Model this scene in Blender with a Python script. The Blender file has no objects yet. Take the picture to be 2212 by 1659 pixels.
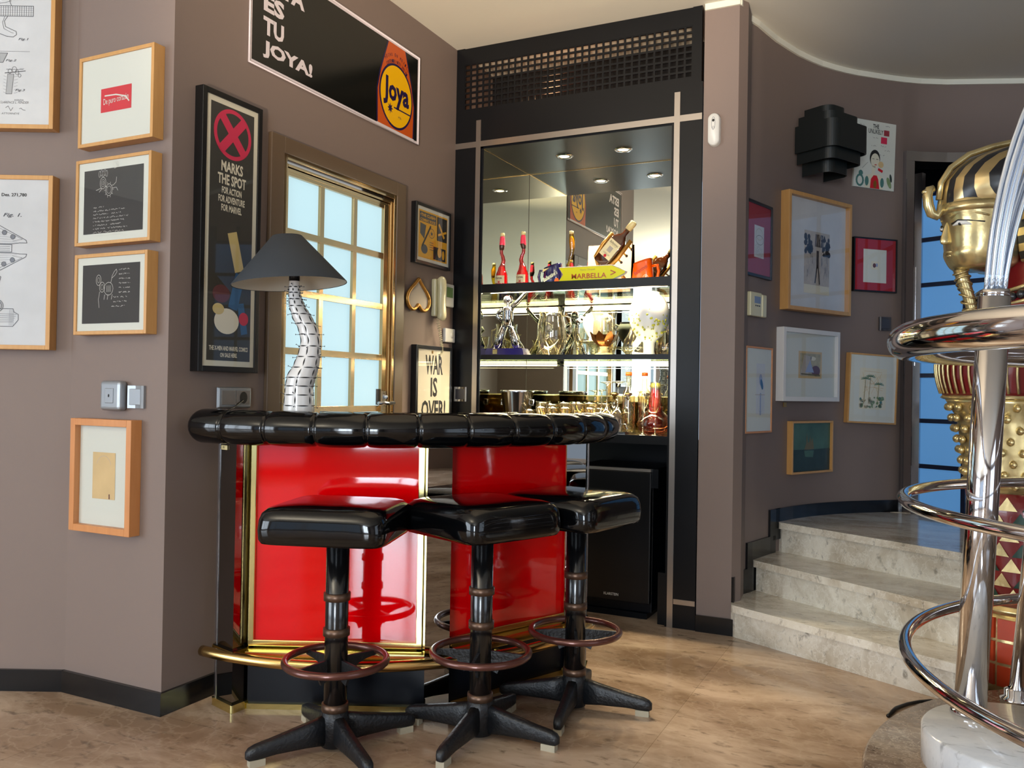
import bpy, bmesh, math, random
from mathutils import Vector, Matrix, Euler, noise
random.seed(7)
PI = math.pi
S = bpy.context.scene
COL = S.collection
def lin(c):
    return tuple((v/255/12.92 if v/255 <= .04045 else ((v/255+.055)/1.055)**2.4) for v in c) + (1,)

# ---------------------------------------------------------------- camera
CAM = (2.49, -4.3121, 1.2)
YAW, PITCH, ROLL, FPX = 0.45302552, 0.0085087, 0.01697389, 1838.0
Fw = Vector((-math.sin(YAW)*math.cos(PITCH), math.cos(YAW)*math.cos(PITCH), math.sin(PITCH)))
Rt = Vector((math.cos(YAW), math.sin(YAW), 0)); Up = Rt.cross(Fw)
cr, sr = math.cos(ROLL), math.sin(ROLL)
R2, U2 = cr*Rt + sr*Up, -sr*Rt + cr*Up
cd = bpy.data.cameras.new('camera'); cam = bpy.data.objects.new('camera', cd); COL.objects.link(cam)
M = Matrix((R2, U2, -Fw)).transposed().to_4x4(); M.translation = Vector(CAM); cam.matrix_world = M
cd.sensor_width = 36; cd.lens = 36*FPX/2212; cd.clip_start = .02; cd.clip_end = 60
S.camera = cam
# ---------------------------------------------------------------- world, exposure, daylight
w = bpy.data.worlds.new('world'); S.world = w; w.use_nodes = True
wn = w.node_tree.nodes; wl = w.node_tree.links
wn['Background'].inputs[1].default_value = .9
wn['Background'].inputs[0].default_value = (.62, .78, 1, 1)
S.view_settings.view_transform = 'Standard'; S.view_settings.look = 'None'
S.view_settings.gamma = 1; S.view_settings.use_curve_mapping = False
S.view_settings.exposure = 0.0
try:
    S.cycles.use_denoising = True; S.cycles.denoiser = 'OPENIMAGEDENOISE'
    S.cycles.max_bounces = 14; S.cycles.glossy_bounces = 8; S.cycles.transparent_max_bounces = 24
    S.cycles.transmission_bounces = 10; S.cycles.diffuse_bounces = 4
    S.cycles.sample_clamp_indirect = 6; S.cycles.caustics_refractive = False; S.cycles.caustics_reflective = False
except Exception: pass
def area(name, loc, target, sx, sy, power, color):
    l = bpy.data.lights.new(name, 'AREA'); l.shape = 'RECTANGLE'; l.size = sx; l.size_y = sy; l.energy = power; l.color = color
    o = bpy.data.objects.new(name, l); COL.objects.link(o); o.location = loc
    d = (Vector(target)-Vector(loc)).normalized(); o.rotation_euler = d.to_track_quat('-Z', 'Y').to_euler(); return o
DAY = (.80, .90, 1.0)
area('daylight_corner_window', (-3.85, -9.02, 1.6), (.3, -4.7, 1.6), 4.2, 2.7, 300, DAY)
area('daylight_back_window', (3.6, -10.65, 1.6), (3.2, 0, 1.6), 1.8, 2.6, 420, DAY)
area('daylight_side_window', (6.12, -3.6, 1.5), (0, -3.6, 1.5), 2.4, 2.4, 22, DAY)
area('added_ceiling_fill', (.2, -6.0, 1.9), (.2, -6.0, 3.2), .5, .5, 170, (1, .92, .80))  # unseen fill added to brighten the ceiling and upper walls
sl = bpy.data.lights.new('added_ceiling_wash', 'SPOT'); sl.energy = 1500; sl.color = (1, .80, .58); sl.spot_size = .66; sl.spot_blend = 1; sl.shadow_soft_size = .15  # unseen warm fill added to brighten the ceiling above the bar
so = bpy.data.objects.new('added_ceiling_wash', sl); COL.objects.link(so); so.location = (2.0, -5.2, .9); so.rotation_euler = (Vector((.75, -.7, 3.30))-so.location).to_track_quat('-Z', 'Y').to_euler()

# ---------------------------------------------------------------- materials
def nm(name):
    m = bpy.data.materials.new(name); m.use_nodes = True
    return m, m.node_tree.nodes, m.node_tree.links, m.node_tree.nodes['Principled BSDF']
def mat(name, c, rough=.5, metal=0, coat=0, spec=.5, bump=0, bscale=60, vary=0, vscale=8):
    m, n, l, b = nm(name)
    b.inputs['Base Color'].default_value = lin(c); b.inputs['Roughness'].default_value = rough
    b.inputs['Metallic'].default_value = metal; b.inputs['Coat Weight'].default_value = coat
    b.inputs['Coat Roughness'].default_value = .04
    b.inputs['Specular IOR Level'].default_value = spec
    if vary or bump:
        tc = n.new('ShaderNodeTexCoord')
    if vary:
        t = n.new('ShaderNodeTexNoise'); t.inputs['Scale'].default_value = vscale; t.inputs['Detail'].default_value = 5
        l.new(tc.outputs['Object'], t.inputs['Vector'])
        mx = n.new('ShaderNodeMix'); mx.data_type = 'RGBA'
        mx.inputs[6].default_value = lin([max(0, v*(1-vary)) for v in c]); mx.inputs[7].default_value = lin([min(255, v*(1+vary)) for v in c])
        l.new(t.outputs['Fac'], mx.inputs[0]); l.new(mx.outputs[2], b.inputs['Base Color'])
    if bump:
        t2 = n.new('ShaderNodeTexNoise'); t2.inputs['Scale'].default_value = bscale; t2.inputs['Detail'].default_value = 3
        l.new(tc.outputs['Object'], t2.inputs['Vector'])
        bp = n.new('ShaderNodeBump'); bp.inputs['Strength'].default_value = bump; bp.inputs['Distance'].default_value = .004
        l.new(t2.outputs['Fac'], bp.inputs['Height']); l.new(bp.outputs['Normal'], b.inputs['Normal'])
    return m
def emis(name, c, strength):
    m, n, l, b = nm(name); b.inputs['Base Color'].default_value = lin(c)
    b.inputs['Emission Color'].default_value = lin(c); b.inputs['Emission Strength'].default_value = strength; return m
def woodm(name, c1, c2, scale=6):
    m, n, l, b = nm(name); tc = n.new('ShaderNodeTexCoord'); mp = n.new('ShaderNodeMapping'); mp.inputs['Scale'].default_value = (1, 1, .12)
    t = n.new('ShaderNodeTexNoise'); t.inputs['Scale'].default_value = 60; t.inputs['Detail'].default_value = 6
    l.new(tc.outputs['Object'], mp.inputs[0]); l.new(mp.outputs[0], t.inputs['Vector'])
    mx = n.new('ShaderNodeMix'); mx.data_type = 'RGBA'; mx.inputs[6].default_value = lin(c1); mx.inputs[7].default_value = lin(c2)
    l.new(t.outputs['Fac'], mx.inputs[0]); l.new(mx.outputs[2], b.inputs['Base Color']); b.inputs['Roughness'].default_value = .38
    return m
def glassm(name, c=(255, 255, 255), base=.06, rough=.02, edge=.75):
    # clear thin glass: see-through body, fresnel-weighted mirror reflection
    m, n, l, b = nm(name); n.remove(b); out = n['Material Output']
    tr = n.new('ShaderNodeBsdfTransparent'); tr.inputs[0].default_value = lin(c)
    g = n.new('ShaderNodeBsdfGlossy'); g.inputs['Roughness'].default_value = rough
    lw = n.new('ShaderNodeLayerWeight'); lw.inputs[0].default_value = .35
    mr = n.new('ShaderNodeMapRange'); mr.inputs[3].default_value = base; mr.inputs[4].default_value = edge
    l.new(lw.outputs['Facing'], mr.inputs[0]); mx = n.new('ShaderNodeMixShader')
    l.new(mr.outputs[0], mx.inputs[0]); l.new(tr.outputs[0], mx.inputs[1]); l.new(g.outputs[0], mx.inputs[2]); l.new(mx.outputs[0], out.inputs[0])
    return m
def marble(name, base, dark, vein, rough, scale=2.2, tile=0, bumpless=True, vamt=.5):
    m, n, l, b = nm(name); tc = n.new('ShaderNodeTexCoord'); L = []
    def nz(sc, det, dis=0, sx=(1, 1, 1)):
        mp = n.new('ShaderNodeMapping'); mp.inputs['Scale'].default_value = sx
        mp.inputs['Rotation'].default_value = (0, 0, .5)
        t = n.new('ShaderNodeTexNoise'); t.inputs['Scale'].default_value = sc; t.inputs['Detail'].default_value = det
        t.inputs['Distortion'].default_value = dis; t.inputs['Roughness'].default_value = .62
        l.new(tc.outputs['Object'], mp.inputs[0]); l.new(mp.outputs[0], t.inputs['Vector']); return t
    def ramp(src, a, bb):
        r = n.new('ShaderNodeMapRange'); r.inputs[1].default_value = a; r.inputs[2].default_value = bb; l.new(src, r.inputs[0]); return r.outputs[0]
    def mix(f, c1, c2, k=None):
        x = n.new('ShaderNodeMix'); x.data_type = 'RGBA'
        if k is not None:
            mu = n.new('ShaderNodeMath'); mu.operation = 'MULTIPLY'; mu.inputs[1].default_value = k; l.new(f, mu.inputs[0]); f = mu.outputs[0]
        l.new(f, x.inputs[0])
        for i, c in ((6, c1), (7, c2)):
            if isinstance(c, tuple): x.inputs[i].default_value = lin(c)
            else: l.new(c, x.inputs[i])
        return x.outputs[2]
    a = nz(scale, 8, .6, (1, 2.2, 1)); c = mix(ramp(a.outputs['Fac'], .38, .62), base, dark)
    a2 = nz(scale*7, 6, .3, (1, 2.4, 1)); c = mix(ramp(a2.outputs['Fac'], .57, .70), c, tuple(v*.68 for v in dark), .75)
    v = n.new('ShaderNodeTexVoronoi'); v.feature = 'DISTANCE_TO_EDGE'; v.inputs['Scale'].default_value = scale*5
    wv = nz(scale*3, 4); mm = n.new('ShaderNodeVectorMath'); mm.operation = 'MULTIPLY_ADD'; mm.inputs[1].default_value = (.35, .35, .35)
    l.new(wv.outputs['Color'], mm.inputs[0]); l.new(tc.outputs['Object'], mm.inputs[2]); l.new(mm.outputs[0], v.inputs['Vector'])
    f = n.new('ShaderNodeMapRange'); f.inputs[1].default_value = 0; f.inputs[2].default_value = .07; f.inputs[3].default_value = 1; f.inputs[4].default_value = 0
    l.new(v.outputs['Distance'], f.inputs[0]); c = mix(f.outputs[0], c, vein, vamt)
    if tile:
        bt = n.new('ShaderNodeTexBrick'); bt.offset = 0; bt.inputs['Scale'].default_value = 1; bt.inputs['Brick Width'].default_value = tile; bt.inputs['Row Height'].default_value = tile
        bt.inputs['Mortar Size'].default_value = .0012; bt.inputs['Mortar Smooth'].default_value = .2
        bt.inputs[1].default_value = (.86, .86, .86, 1); bt.inputs[2].default_value = (1, 1, 1, 1); bt.inputs[3].default_value = (.62, .6, .56, 1)
        mp = n.new('ShaderNodeMapping'); mp.inputs['Location'].default_value = (.14, .27, 0); l.new(tc.outputs['Object'], mp.inputs[0]); l.new(mp.outputs[0], bt.inputs['Vector'])
        x = n.new('ShaderNodeMix'); x.data_type = 'RGBA'; x.blend_type = 'MULTIPLY'; x.inputs[0].default_value = 1
        l.new(c, x.inputs[6]); l.new(bt.outputs['Color'], x.inputs[7]); c = x.outputs[2]
    l.new(c, b.inputs['Base Color']); b.inputs['Roughness'].default_value = rough
    return m
MT = {}
def D(k, *a, f=mat, **kw): MT[k] = f(k, *a, **kw); return MT[k]
D('paint', (122, 106, 98), .62, bump=.05, bscale=220, vary=.02, vscale=1.5)
D('ceiling_white', (214, 210, 198), .8)
D('trim_white', (222, 220, 205), .6)
D('baseboard_black', (16, 17, 19), .22)
D('floor_marble', (202, 178, 155), (150, 124, 100), (204, 184, 160), .11, f=marble, scale=1.5, tile=.9, vamt=.25)
D('stair_marble_lit', (236, 230, 216), (190, 178, 158), (250, 248, 240), .12, f=marble, scale=2.6, vamt=.35)  # floor stone in a paler colour, standing for light on the risers
D('disc_marble', (156, 138, 120), (112, 94, 80), (190, 176, 160), .12, f=marble, scale=3.0, vamt=.6)
D('white_marble', (226, 226, 226), (206, 208, 212), (190, 194, 200), .1, f=marble, scale=2, vamt=.15)
D('black_gloss', (5, 5, 7), .05)
D('black_vinyl', (5, 6, 8), .09, bump=.25, bscale=9)
D('black_lacquer', (12, 13, 16), .30, spec=.32, vary=.2, vscale=6)
D('black_satin', (8, 11, 17), .32, spec=.25)
D('black_metal', (10, 11, 13), .18, spec=.8)
D('cast_iron', (17, 19, 23), .45, bump=.6, bscale=90, spec=.5)
D('bronze', (98, 76, 62), .38, metal=.75)
D('footring', (98, 60, 52), .28, metal=.55, coat=.3)
D('felt', (168, 160, 140), .9)
D('brass', (232, 218, 150), .15, metal=1)
D('brass_dull', (212, 176, 112), .22, metal=1)
D('bronze_mirror', (130, 112, 66), .05, metal=1)
D('glass_shelf', (236, 244, 236), base=.03, edge=.30, f=glassm)
D('rod_steel_bright', (226, 238, 255), .10, metal=.75)  # blue-white, less metallic colour stands in for bright highlights on the rods
D('red_lacquer', (226, 0, 6), .04, spec=.7)
D('mirror_grey', (150, 146, 142), .01, metal=1)
D('mirror', (214, 218, 206), .0, metal=1)
D('steel', (196, 196, 200), .16, metal=1)
D('brushed', (186, 178, 170), .3, metal=1)
D('chrome', (232, 232, 236), .07, metal=1)
D('door_metal', (190, 160, 118), .16, metal=1)
D('pane_lit', (192, 224, 232), f=emis, strength=.92)
MT['pane_lit'].node_tree.nodes['Principled BSDF'].inputs['Base Color'].default_value = lin((90, 112, 118))
D('casing_brown', (98, 80, 62), .35)
D('pane_blue_glow', (84, 140, 196), f=emis, strength=.55)  # glow put into the panes for sky light in the glass
D('navy_metal', (16, 28, 58), .25, metal=.3)
D('oak', (205, 158, 98), (182, 132, 74), f=woodm)
D('oak2', (206, 143, 88), (186, 120, 66), f=woodm)
D('black_frame', (14, 14, 15), .3)
D('white_frame', (216, 214, 212), .4)
D('paper', (206, 206, 196), .85); D('paper_white', (206, 208, 198), .8)
D('paper_grey', (198, 200, 202), .8, vary=.06, vscale=7)
D('paper_cream', (214, 208, 186), .85); D('paper_tan', (204, 176, 128), .85, vary=.08, vscale=12)
D('ink_black', (24, 23, 22), .7); D('ink_dark', (70, 72, 78), .7); D('ink_grey', (120, 124, 132), .7); D('ink_mid', (160, 162, 164), .7)
D('poster_black', (52, 50, 44), .6); D('slate', (42, 41, 39), .7)
D('chalk', (205, 203, 196), .7)
D('red_print', (196, 22, 40), .6); D('pink_red', (206, 40, 78), .6)
D('cream_print', (222, 214, 190), .6); D('enamel_black', (16, 17, 15), .16); D('enamel_white', (214, 204, 208), .3)
D('enamel_orange', (196, 84, 26), .2); D('enamel_yellow', (238, 180, 8), .2); D('enamel_navy', (34, 24, 66), .2)
D('yellow_print', (216, 160, 32), .6); D('tan_skin', (206, 184, 120), .6); D('blue_print', (48, 92, 132), .6)
D('mat_red', (160, 20, 32), .7); D('mat_wine', (150, 52, 62), .7); D('sepia', (178, 168, 156), .7, vary=.1, vscale=20); D('sepia_dark', (58, 50, 46), .7, vary=.4, vscale=120)
D('sea', (38, 54, 52), .5, vary=.4, vscale=9); D('sea_light', (104, 96, 70), .5); D('sea_teal', (66, 96, 84), .5, vary=.25, vscale=12); D('green_print', (112, 132, 92), .7, vary=.3, vscale=40); D('teal_print', (70, 116, 110), .7)
D('olive_print', (160, 150, 118), .7, vary=.25, vscale=25); D('maroon_print', (96, 50, 52), .7); D('lilac_print', (150, 160, 190), .7)
D('cream_plastic', (206, 198, 160), .35, coat=.3); D('white_plastic', (216, 216, 212), .4, coat=.2); D('lcd', (120, 150, 96), .3); D('lcd_blue', (120, 134, 160), .3)
D('silver_plastic', (150, 154, 158), .32, metal=.5); D('steel_plate', (176, 164, 148), .25, metal=.85); D('dark_plastic', (60, 58, 62), .35)
D('gold_frame', (176, 132, 68), .3, metal=.8); D('linen', (214, 200, 180), .85)
D('ceramic_white', (222, 220, 218), .25, coat=.4); D('shade_black', (44, 50, 57), .75); D('shade_lining', (214, 208, 194), .7)
D('nail_steel', (90, 92, 100), .3, metal=1)
D('sconce_black', (22, 27, 27), .38)
D('glass', base=.07, f=glassm); D('glass_pic', base=.012, edge=.22, f=glassm)
D('glass_warm', (255, 248, 226), base=.13, edge=.8, f=glassm); D('glass_pink', (250, 110, 120), base=.10, f=glassm); D('glass_yellow', (250, 224, 90), base=.1, f=glassm)
D('glass_orange', (250, 96, 30), base=.10, f=glassm); D('glass_rose', (246, 190, 160), base=.08, f=glassm); D('glass_amber', (120, 60, 24), base=.08, f=glassm)
D('pink_liquid', (250, 70, 96), .2); D('yellow_liquid', (250, 200, 0), .15); D('choc', (72, 40, 26), .3); D('whisky', (70, 32, 12), .08, coat=1)
D('cap_cream', (226, 208, 150), .4); D('label_cream', (236, 222, 176), .6)
D('navy_ceramic', (24, 22, 78), .12, coat=1); D('orange_ceramic', (255, 92, 4), .2)
D('sign_yellow', (255, 246, 0), .35); D('sign_grey', (170, 166, 170), .4)
D('holder_gold', (190, 138, 62), .35, metal=.5); D('sheet', (226, 178, 142), .8)
D('milk_glass', (252, 250, 244), .3); D('floral', (200, 196, 60), .4); D('lotus_bronze', (120, 70, 30), .25, metal=.8)
D('tube_on', (255, 232, 190), f=emis, strength=26); D('bulb_on', (255, 226, 170), f=emis, strength=30)
D('statue_gold', (206, 182, 132), .27, metal=.8, bump=.3, bscale=26, vary=.28, vscale=11)
D('statue_black', (26, 27, 33), .3, coat=.4); D('statue_red', (118, 22, 26), .3, coat=.4); D('statue_orange', (186, 62, 26), .35); D('statue_green', (24, 58, 46), .35)
D('cable_black', (12, 12, 14), .4); D('cord_cream', (190, 182, 150), .5)
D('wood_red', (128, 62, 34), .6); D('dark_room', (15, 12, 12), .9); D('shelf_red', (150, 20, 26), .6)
D('mosaic', (190, 186, 176), .08, metal=1)
m, n, l, b = nm('mosaic_tiles'); MT['mosaic'] = m
b.inputs['Metallic'].default_value = 1; b.inputs['Roughness'].default_value = .1
v = n.new('ShaderNodeTexVoronoi'); v.inputs['Scale'].default_value = 230; tc = n.new('ShaderNodeTexCoord'); l.new(tc.outputs['Object'], v.inputs['Vector'])
cr_ = n.new('ShaderNodeMapRange'); cr_.inputs[3].default_value = .08; cr_.inputs[4].default_value = .95; sp = n.new('ShaderNodeSeparateColor'); l.new(v.outputs['Color'], sp.inputs[0]); l.new(sp.outputs[0], cr_.inputs[0]); l.new(cr_.outputs[0], b.inputs['Base Color'])
# striped headcloth: gold and near-black bands by position
def stripes(name, axis, period, c1='statue_gold', absval=True, duty=.5):
    m, n, l, b = nm(name); tc = n.new('ShaderNodeTexCoord'); s = n.new('ShaderNodeSeparateXYZ'); l.new(tc.outputs['Object'], s.inputs[0])
    a = s.outputs[axis]
    if absval:
        q = n.new('ShaderNodeMath'); q.operation = 'ABSOLUTE'; l.new(a, q.inputs[0]); a = q.outputs[0]
    d = n.new('ShaderNodeMath'); d.operation = 'DIVIDE'; d.inputs[1].default_value = period; l.new(a, d.inputs[0])
    f = n.new('ShaderNodeMath'); f.operation = 'FRACT'; l.new(d.outputs[0], f.inputs[0])
    g = n.new('ShaderNodeMath'); g.operation = 'LESS_THAN'; g.inputs[1].default_value = duty; l.new(f.outputs[0], g.inputs[0])
    x = n.new('ShaderNodeMix'); x.data_type = 'RGBA'; l.new(g.outputs[0], x.inputs[0])
    x.inputs[6].default_value = lin((26, 27, 33)) if c1 == 'statue_gold' else lin((118, 22, 26)); x.inputs[7].default_value = lin((208, 184, 134))
    l.new(x.outputs[2], b.inputs['Base Color']); mm = n.new('ShaderNodeMath'); mm.operation = 'MULTIPLY'; mm.inputs[1].default_value = .85
    l.new(g.outputs[0], mm.inputs[0]); l.new(mm.outputs[0], b.inputs['Metallic']); b.inputs['Roughness'].default_value = .28
    bp = n.new('ShaderNodeBump'); bp.inputs['Distance'].default_value = .006; bp.inputs['Strength'].default_value = .6; l.new(g.outputs[0], bp.inputs['Height']); l.new(bp.outputs[0], b.inputs['Normal'])
    MT[name] = m
stripes('crown_stripes', 1, .062); stripes('lappet_stripes', 2, .062, absval=False); stripes('sleeve_ribs', 1, .03, c1='red', duty=.35)

# ---------------------------------------------------------------- geometry helpers
def rotm(rz=0, rx=0, ry=0): return Euler((rx, ry, rz)).to_matrix().to_4x4()
class MB:
    def __init__(s): s.v = []; s.f = []; s.m = []; s.sm = []; s.mats = []; s.T = Matrix()
    def mi(s, k):
        if k not in s.mats: s.mats.append(k)
        return s.mats.index(k)
    def add(s, vs, fs, k, smooth=False, T=None):
        o = len(s.v); T = s.T @ (T or Matrix()); i = s.mi(k)
        s.v += [T @ Vector(p) for p in vs]; s.f += [tuple(o+q for q in f) for f in fs]; s.m += [i]*len(fs); s.sm += [smooth]*len(fs); return s
    def box(s, a, b, k, T=None):
        x0, y0, z0 = a; x1, y1, z1 = b
        vs = [(x0, y0, z0), (x1, y0, z0), (x1, y1, z0), (x0, y1, z0), (x0, y0, z1), (x1, y0, z1), (x1, y1, z1), (x0, y1, z1)]
        return s.add(vs, [(0, 3, 2, 1), (4, 5, 6, 7), (0, 1, 5, 4), (1, 2, 6, 5), (2, 3, 7, 6), (3, 0, 4, 7)], k, False, T)
    def prism(s, poly, z0, z1, k, T=None, smooth=False, caps=True):
        n = len(poly); vs = [(x, y, z0) for x, y in poly]+[(x, y, z1) for x, y in poly]
        s.add(vs, [(i, (i+1) % n, n+(i+1) % n, n+i) for i in range(n)], k, smooth, T)
        if caps: s.add(vs, [tuple(range(n-1, -1, -1)), tuple(range(n, 2*n))], k, False, T)
        return s
    def lathe(s, prof, k, seg=24, T=None, smooth=True, cx=0, cy=0, closed=False):
        vs = []; fs = []; n = len(prof)
        for r, z in prof:
            for j in range(seg):
                a = 2*PI*j/seg; vs.append((cx+r*math.cos(a), cy+r*math.sin(a), z))
        for i in range(n-1):
            for j in range(seg):
                q = (j+1) % seg; fs.append((i*seg+j, i*seg+q, (i+1)*seg+q, (i+1)*seg+j))
        if prof[0][0] > 1e-5 and closed: fs.append(tuple(range(seg-1, -1, -1)))
        if prof[-1][0] > 1e-5 and closed: fs.append(tuple((n-1)*seg+j for j in range(seg)))
        return s.add(vs, fs, k, smooth, T)
    def tube(s, pts, r, k, seg=10, closed=False, T=None, caps=True, flat=1.0):
        pts = [Vector(p) for p in pts]; n = len(pts); vs = []; fs = []
        rr = r if callable(r) else (lambda t: r)
        prev = None
        for i, p in enumerate(pts):
            if closed: d = pts[(i+1) % n]-pts[i-1]
            else: d = pts[min(i+1, n-1)]-pts[max(i-1, 0)]
            d.normalize()
            if prev is None:
                u = d.orthogonal().normalized()
                if abs(d.z) < .9: u = Vector((0, 0, 1)).cross(d).normalized()
            else: u = (prev-d*prev.dot(d)).normalized()
            prev = u; w_ = d.cross(u); q = rr(i/max(1, n-1))
            for j in range(seg):
                a = 2*PI*j/seg; vs.append(p+u*(q*math.cos(a))+w_*(q*flat*math.sin(a)))
        m_ = n if closed else n-1
        for i in range(m_):
            for j in range(seg):
                a, b_ = i*seg, ((i+1) % n)*seg; q = (j+1) % seg
                fs.append((a+j, a+q, b_+q, b_+j))
        if caps and not closed: fs += [tuple(range(seg-1, -1, -1)), tuple((n-1)*seg+j for j in range(seg))]
        return s.add(vs, fs, k, True, T)
    def sph(s, c, r, k, seg=16, rings=10, T=None):
        if not isinstance(r, tuple): r = (r, r, r)
        vs = []; fs = []
        for i in range(rings+1):
            t = PI*i/rings
            for j in range(seg):
                a = 2*PI*j/seg; vs.append((c[0]+r[0]*math.sin(t)*math.cos(a), c[1]+r[1]*math.sin(t)*math.sin(a), c[2]-r[2]*math.cos(t)))
        for i in range(rings):
            for j in range(seg): q = (j+1) % seg; fs.append((i*seg+j, i*seg+q, (i+1)*seg+q, (i+1)*seg+j))
        return s.add(vs, fs, k, True, T)
    def loft(s, secs, k, T=None, smooth=True, caps=True):
        n = len(secs[0]); vs = [p for q in secs for p in q]; fs = []
        for i in range(len(secs)-1):
            for j in range(n): q = (j+1) % n; fs.append((i*n+j, i*n+q, (i+1)*n+q, (i+1)*n+j))
        if caps: fs += [tuple(range(n-1, -1, -1)), tuple((len(secs)-1)*n+j for j in range(n))]
        return s.add(vs, fs, k, smooth, T)
    def text(s, body, k, size, c, w=None, h=None, bold=0, y=0, align='CENTER', rot=0, flip=False, shear=0, res=2):
        # flat lettering on a local XZ plane facing -Y, centred at c=(u,v); fitted to w,h when given
        cu = bpy.data.curves.new('t', 'FONT'); cu.body = body; cu.size = 1; cu.align_x = 'CENTER'; cu.resolution_u = res; cu.offset = bold; cu.shear = shear
        o = bpy.data.objects.new('t', cu); COL.objects.link(o); dg = bpy.context.evaluated_depsgraph_get(); me = bpy.data.meshes.new_from_object(o.evaluated_get(dg))
        vs = [v.co.copy() for v in me.vertices]; fs = [tuple(p.vertices) for p in me.polygons]
        bpy.data.objects.remove(o); bpy.data.curves.remove(cu); bpy.data.meshes.remove(me)
        if not vs: return s
        xs = [p.x for p in vs]; ys = [p.y for p in vs]; cx = (min(xs)+max(xs))/2; cy = (min(ys)+max(ys))/2
        sx = (w/(max(xs)-min(xs))) if w else size; sy = (h/(max(ys)-min(ys))) if h else (sx if w else size)
        if h and not w: sx = sy
        a, b_ = math.cos(rot), math.sin(rot)
        out = []
        for p in vs:
            x, z = (p.x-cx)*sx, (p.y-cy)*sy; out.append((c[0]+x*a-z*b_, y, c[1]+x*b_+z*a))
        return s.add(out, fs, k)
    def poly(s, pts, k, y=0):  # flat polygon on XZ plane facing -Y
        return s.add([(x, y, z) for x, z in pts], [tuple(range(len(pts)))], k)
    def rect(s, x0, z0, x1, z1, k, y=0): return s.poly([(x0, z0), (x1, z0), (x1, z1), (x0, z1)], k, y)
    def disc(s, c, rx, rz, k, y=0, seg=28, rot=0):
        a, b_ = math.cos(rot), math.sin(rot)
        return s.poly([(c[0]+rx*math.cos(2*PI*i/seg)*a-rz*math.sin(2*PI*i/seg)*b_, c[1]+rx*math.cos(2*PI*i/seg)*b_+rz*math.sin(2*PI*i/seg)*a) for i in range(seg)], k, y)
    def line(s, pts, wd, k, y=0, closed=False):
        if closed: pts = list(pts)+[pts[0]]
        for q_, ((x0, z0), (x1, z1)) in enumerate(zip(pts, pts[1:])):
            d = math.hypot(x1-x0, z1-z0)
            if d < 1e-7: continue
            nx, nz = -(z1-z0)/d*wd/2, (x1-x0)/d*wd/2; ex, ez = (x1-x0)/d*wd*.3, (z1-z0)/d*wd*.3
            s.poly([(x0-ex-nx, z0-ez-nz), (x1+ex-nx, z1+ez-nz), (x1+ex+nx, z1+ez+nz), (x0-ex+nx, z0-ez+nz)], k, y-.00006*(q_ % 3))
        return s
    def oval(s, c, rx, rz, wd, k, y=0, seg=20, a0=0, a1=2*PI):
        return s.line([(c[0]+rx*math.cos(a0+(a1-a0)*i/seg), c[1]+rz*math.sin(a0+(a1-a0)*i/seg)) for i in range(seg+1)], wd, k, y)
    def scrawl(s, x, z, w_, hgt, wd, k, y=0, seed=1):
        rd = random.Random(seed); px = x; pts = []
        while px < x+w_:
            pts.append((px, z+rd.uniform(-.5, .5)*hgt)); px += hgt*rd.uniform(.25, .6)
            if rd.random() < .13:
                if len(pts) > 1: s.line(pts, wd, k, y)
                pts = []; px += hgt*.7
        if len(pts) > 1: s.line(pts, wd, k, y)
        return s
    def build(s, name, parent=None, bevel=0, bseg=2, sub=0, kind=None, loc=None):
        me = bpy.data.meshes.new(name); me.from_pydata([tuple(p) for p in s.v], [], s.f)
        for k in s.mats: me.materials.append(MT[k])
        me.polygons.foreach_set('material_index', s.m); me.polygons.foreach_set('use_smooth', s.sm); me.update()
        o = bpy.data.objects.new(name, me); COL.objects.link(o)
        if parent: o.parent = parent
        if loc: o.location = loc
        if bevel:
            b_ = o.modifiers.new('b', 'BEVEL'); b_.width = bevel; b_.segments = bseg; b_.limit_method = 'ANGLE'; b_.angle_limit = .6
        if sub:
            b_ = o.modifiers.new('s', 'SUBSURF'); b_.levels = sub; b_.render_levels = sub
        if kind: o['kind'] = kind
        return o
def thing(name, label, cat, loc=(0, 0, 0), rz=0, group=None, rx=0, ry=0):
    o = bpy.data.objects.new(name, None); COL.objects.link(o); o.location = loc; o.rotation_euler = (rx, ry, rz); o.empty_display_size = .1
    o['label'] = label; o['category'] = cat
    if group: o['group'] = group
    return o
def tag(o, label, cat, group=None):
    o['label'] = label; o['category'] = cat
    if group: o['group'] = group
    return o
def dup(root, label, loc=None, rz=None, scale=None):
    r = root.copy(); COL.objects.link(r)
    if loc is not None: r.location = loc
    if rz is not None: r.rotation_euler = (0, 0, rz)
    if scale is not None: r.scale = (scale,)*3 if not isinstance(scale, tuple) else scale
    r['label'] = label
    for ch in list(root.children):
        c = ch.copy(); COL.objects.link(c); c.parent = r
        for g in list(ch.children):
            d = g.copy(); COL.objects.link(d); d.parent = c
    return r
def arc(cx, cy, r, a0, a1, n, z=None):
    P = [(cx+r*math.cos(a0+(a1-a0)*i/n), cy+r*math.sin(a0+(a1-a0)*i/n)) for i in range(n+1)]
    return P if z is None else [(x, y, z) for x, y in P]
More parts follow.
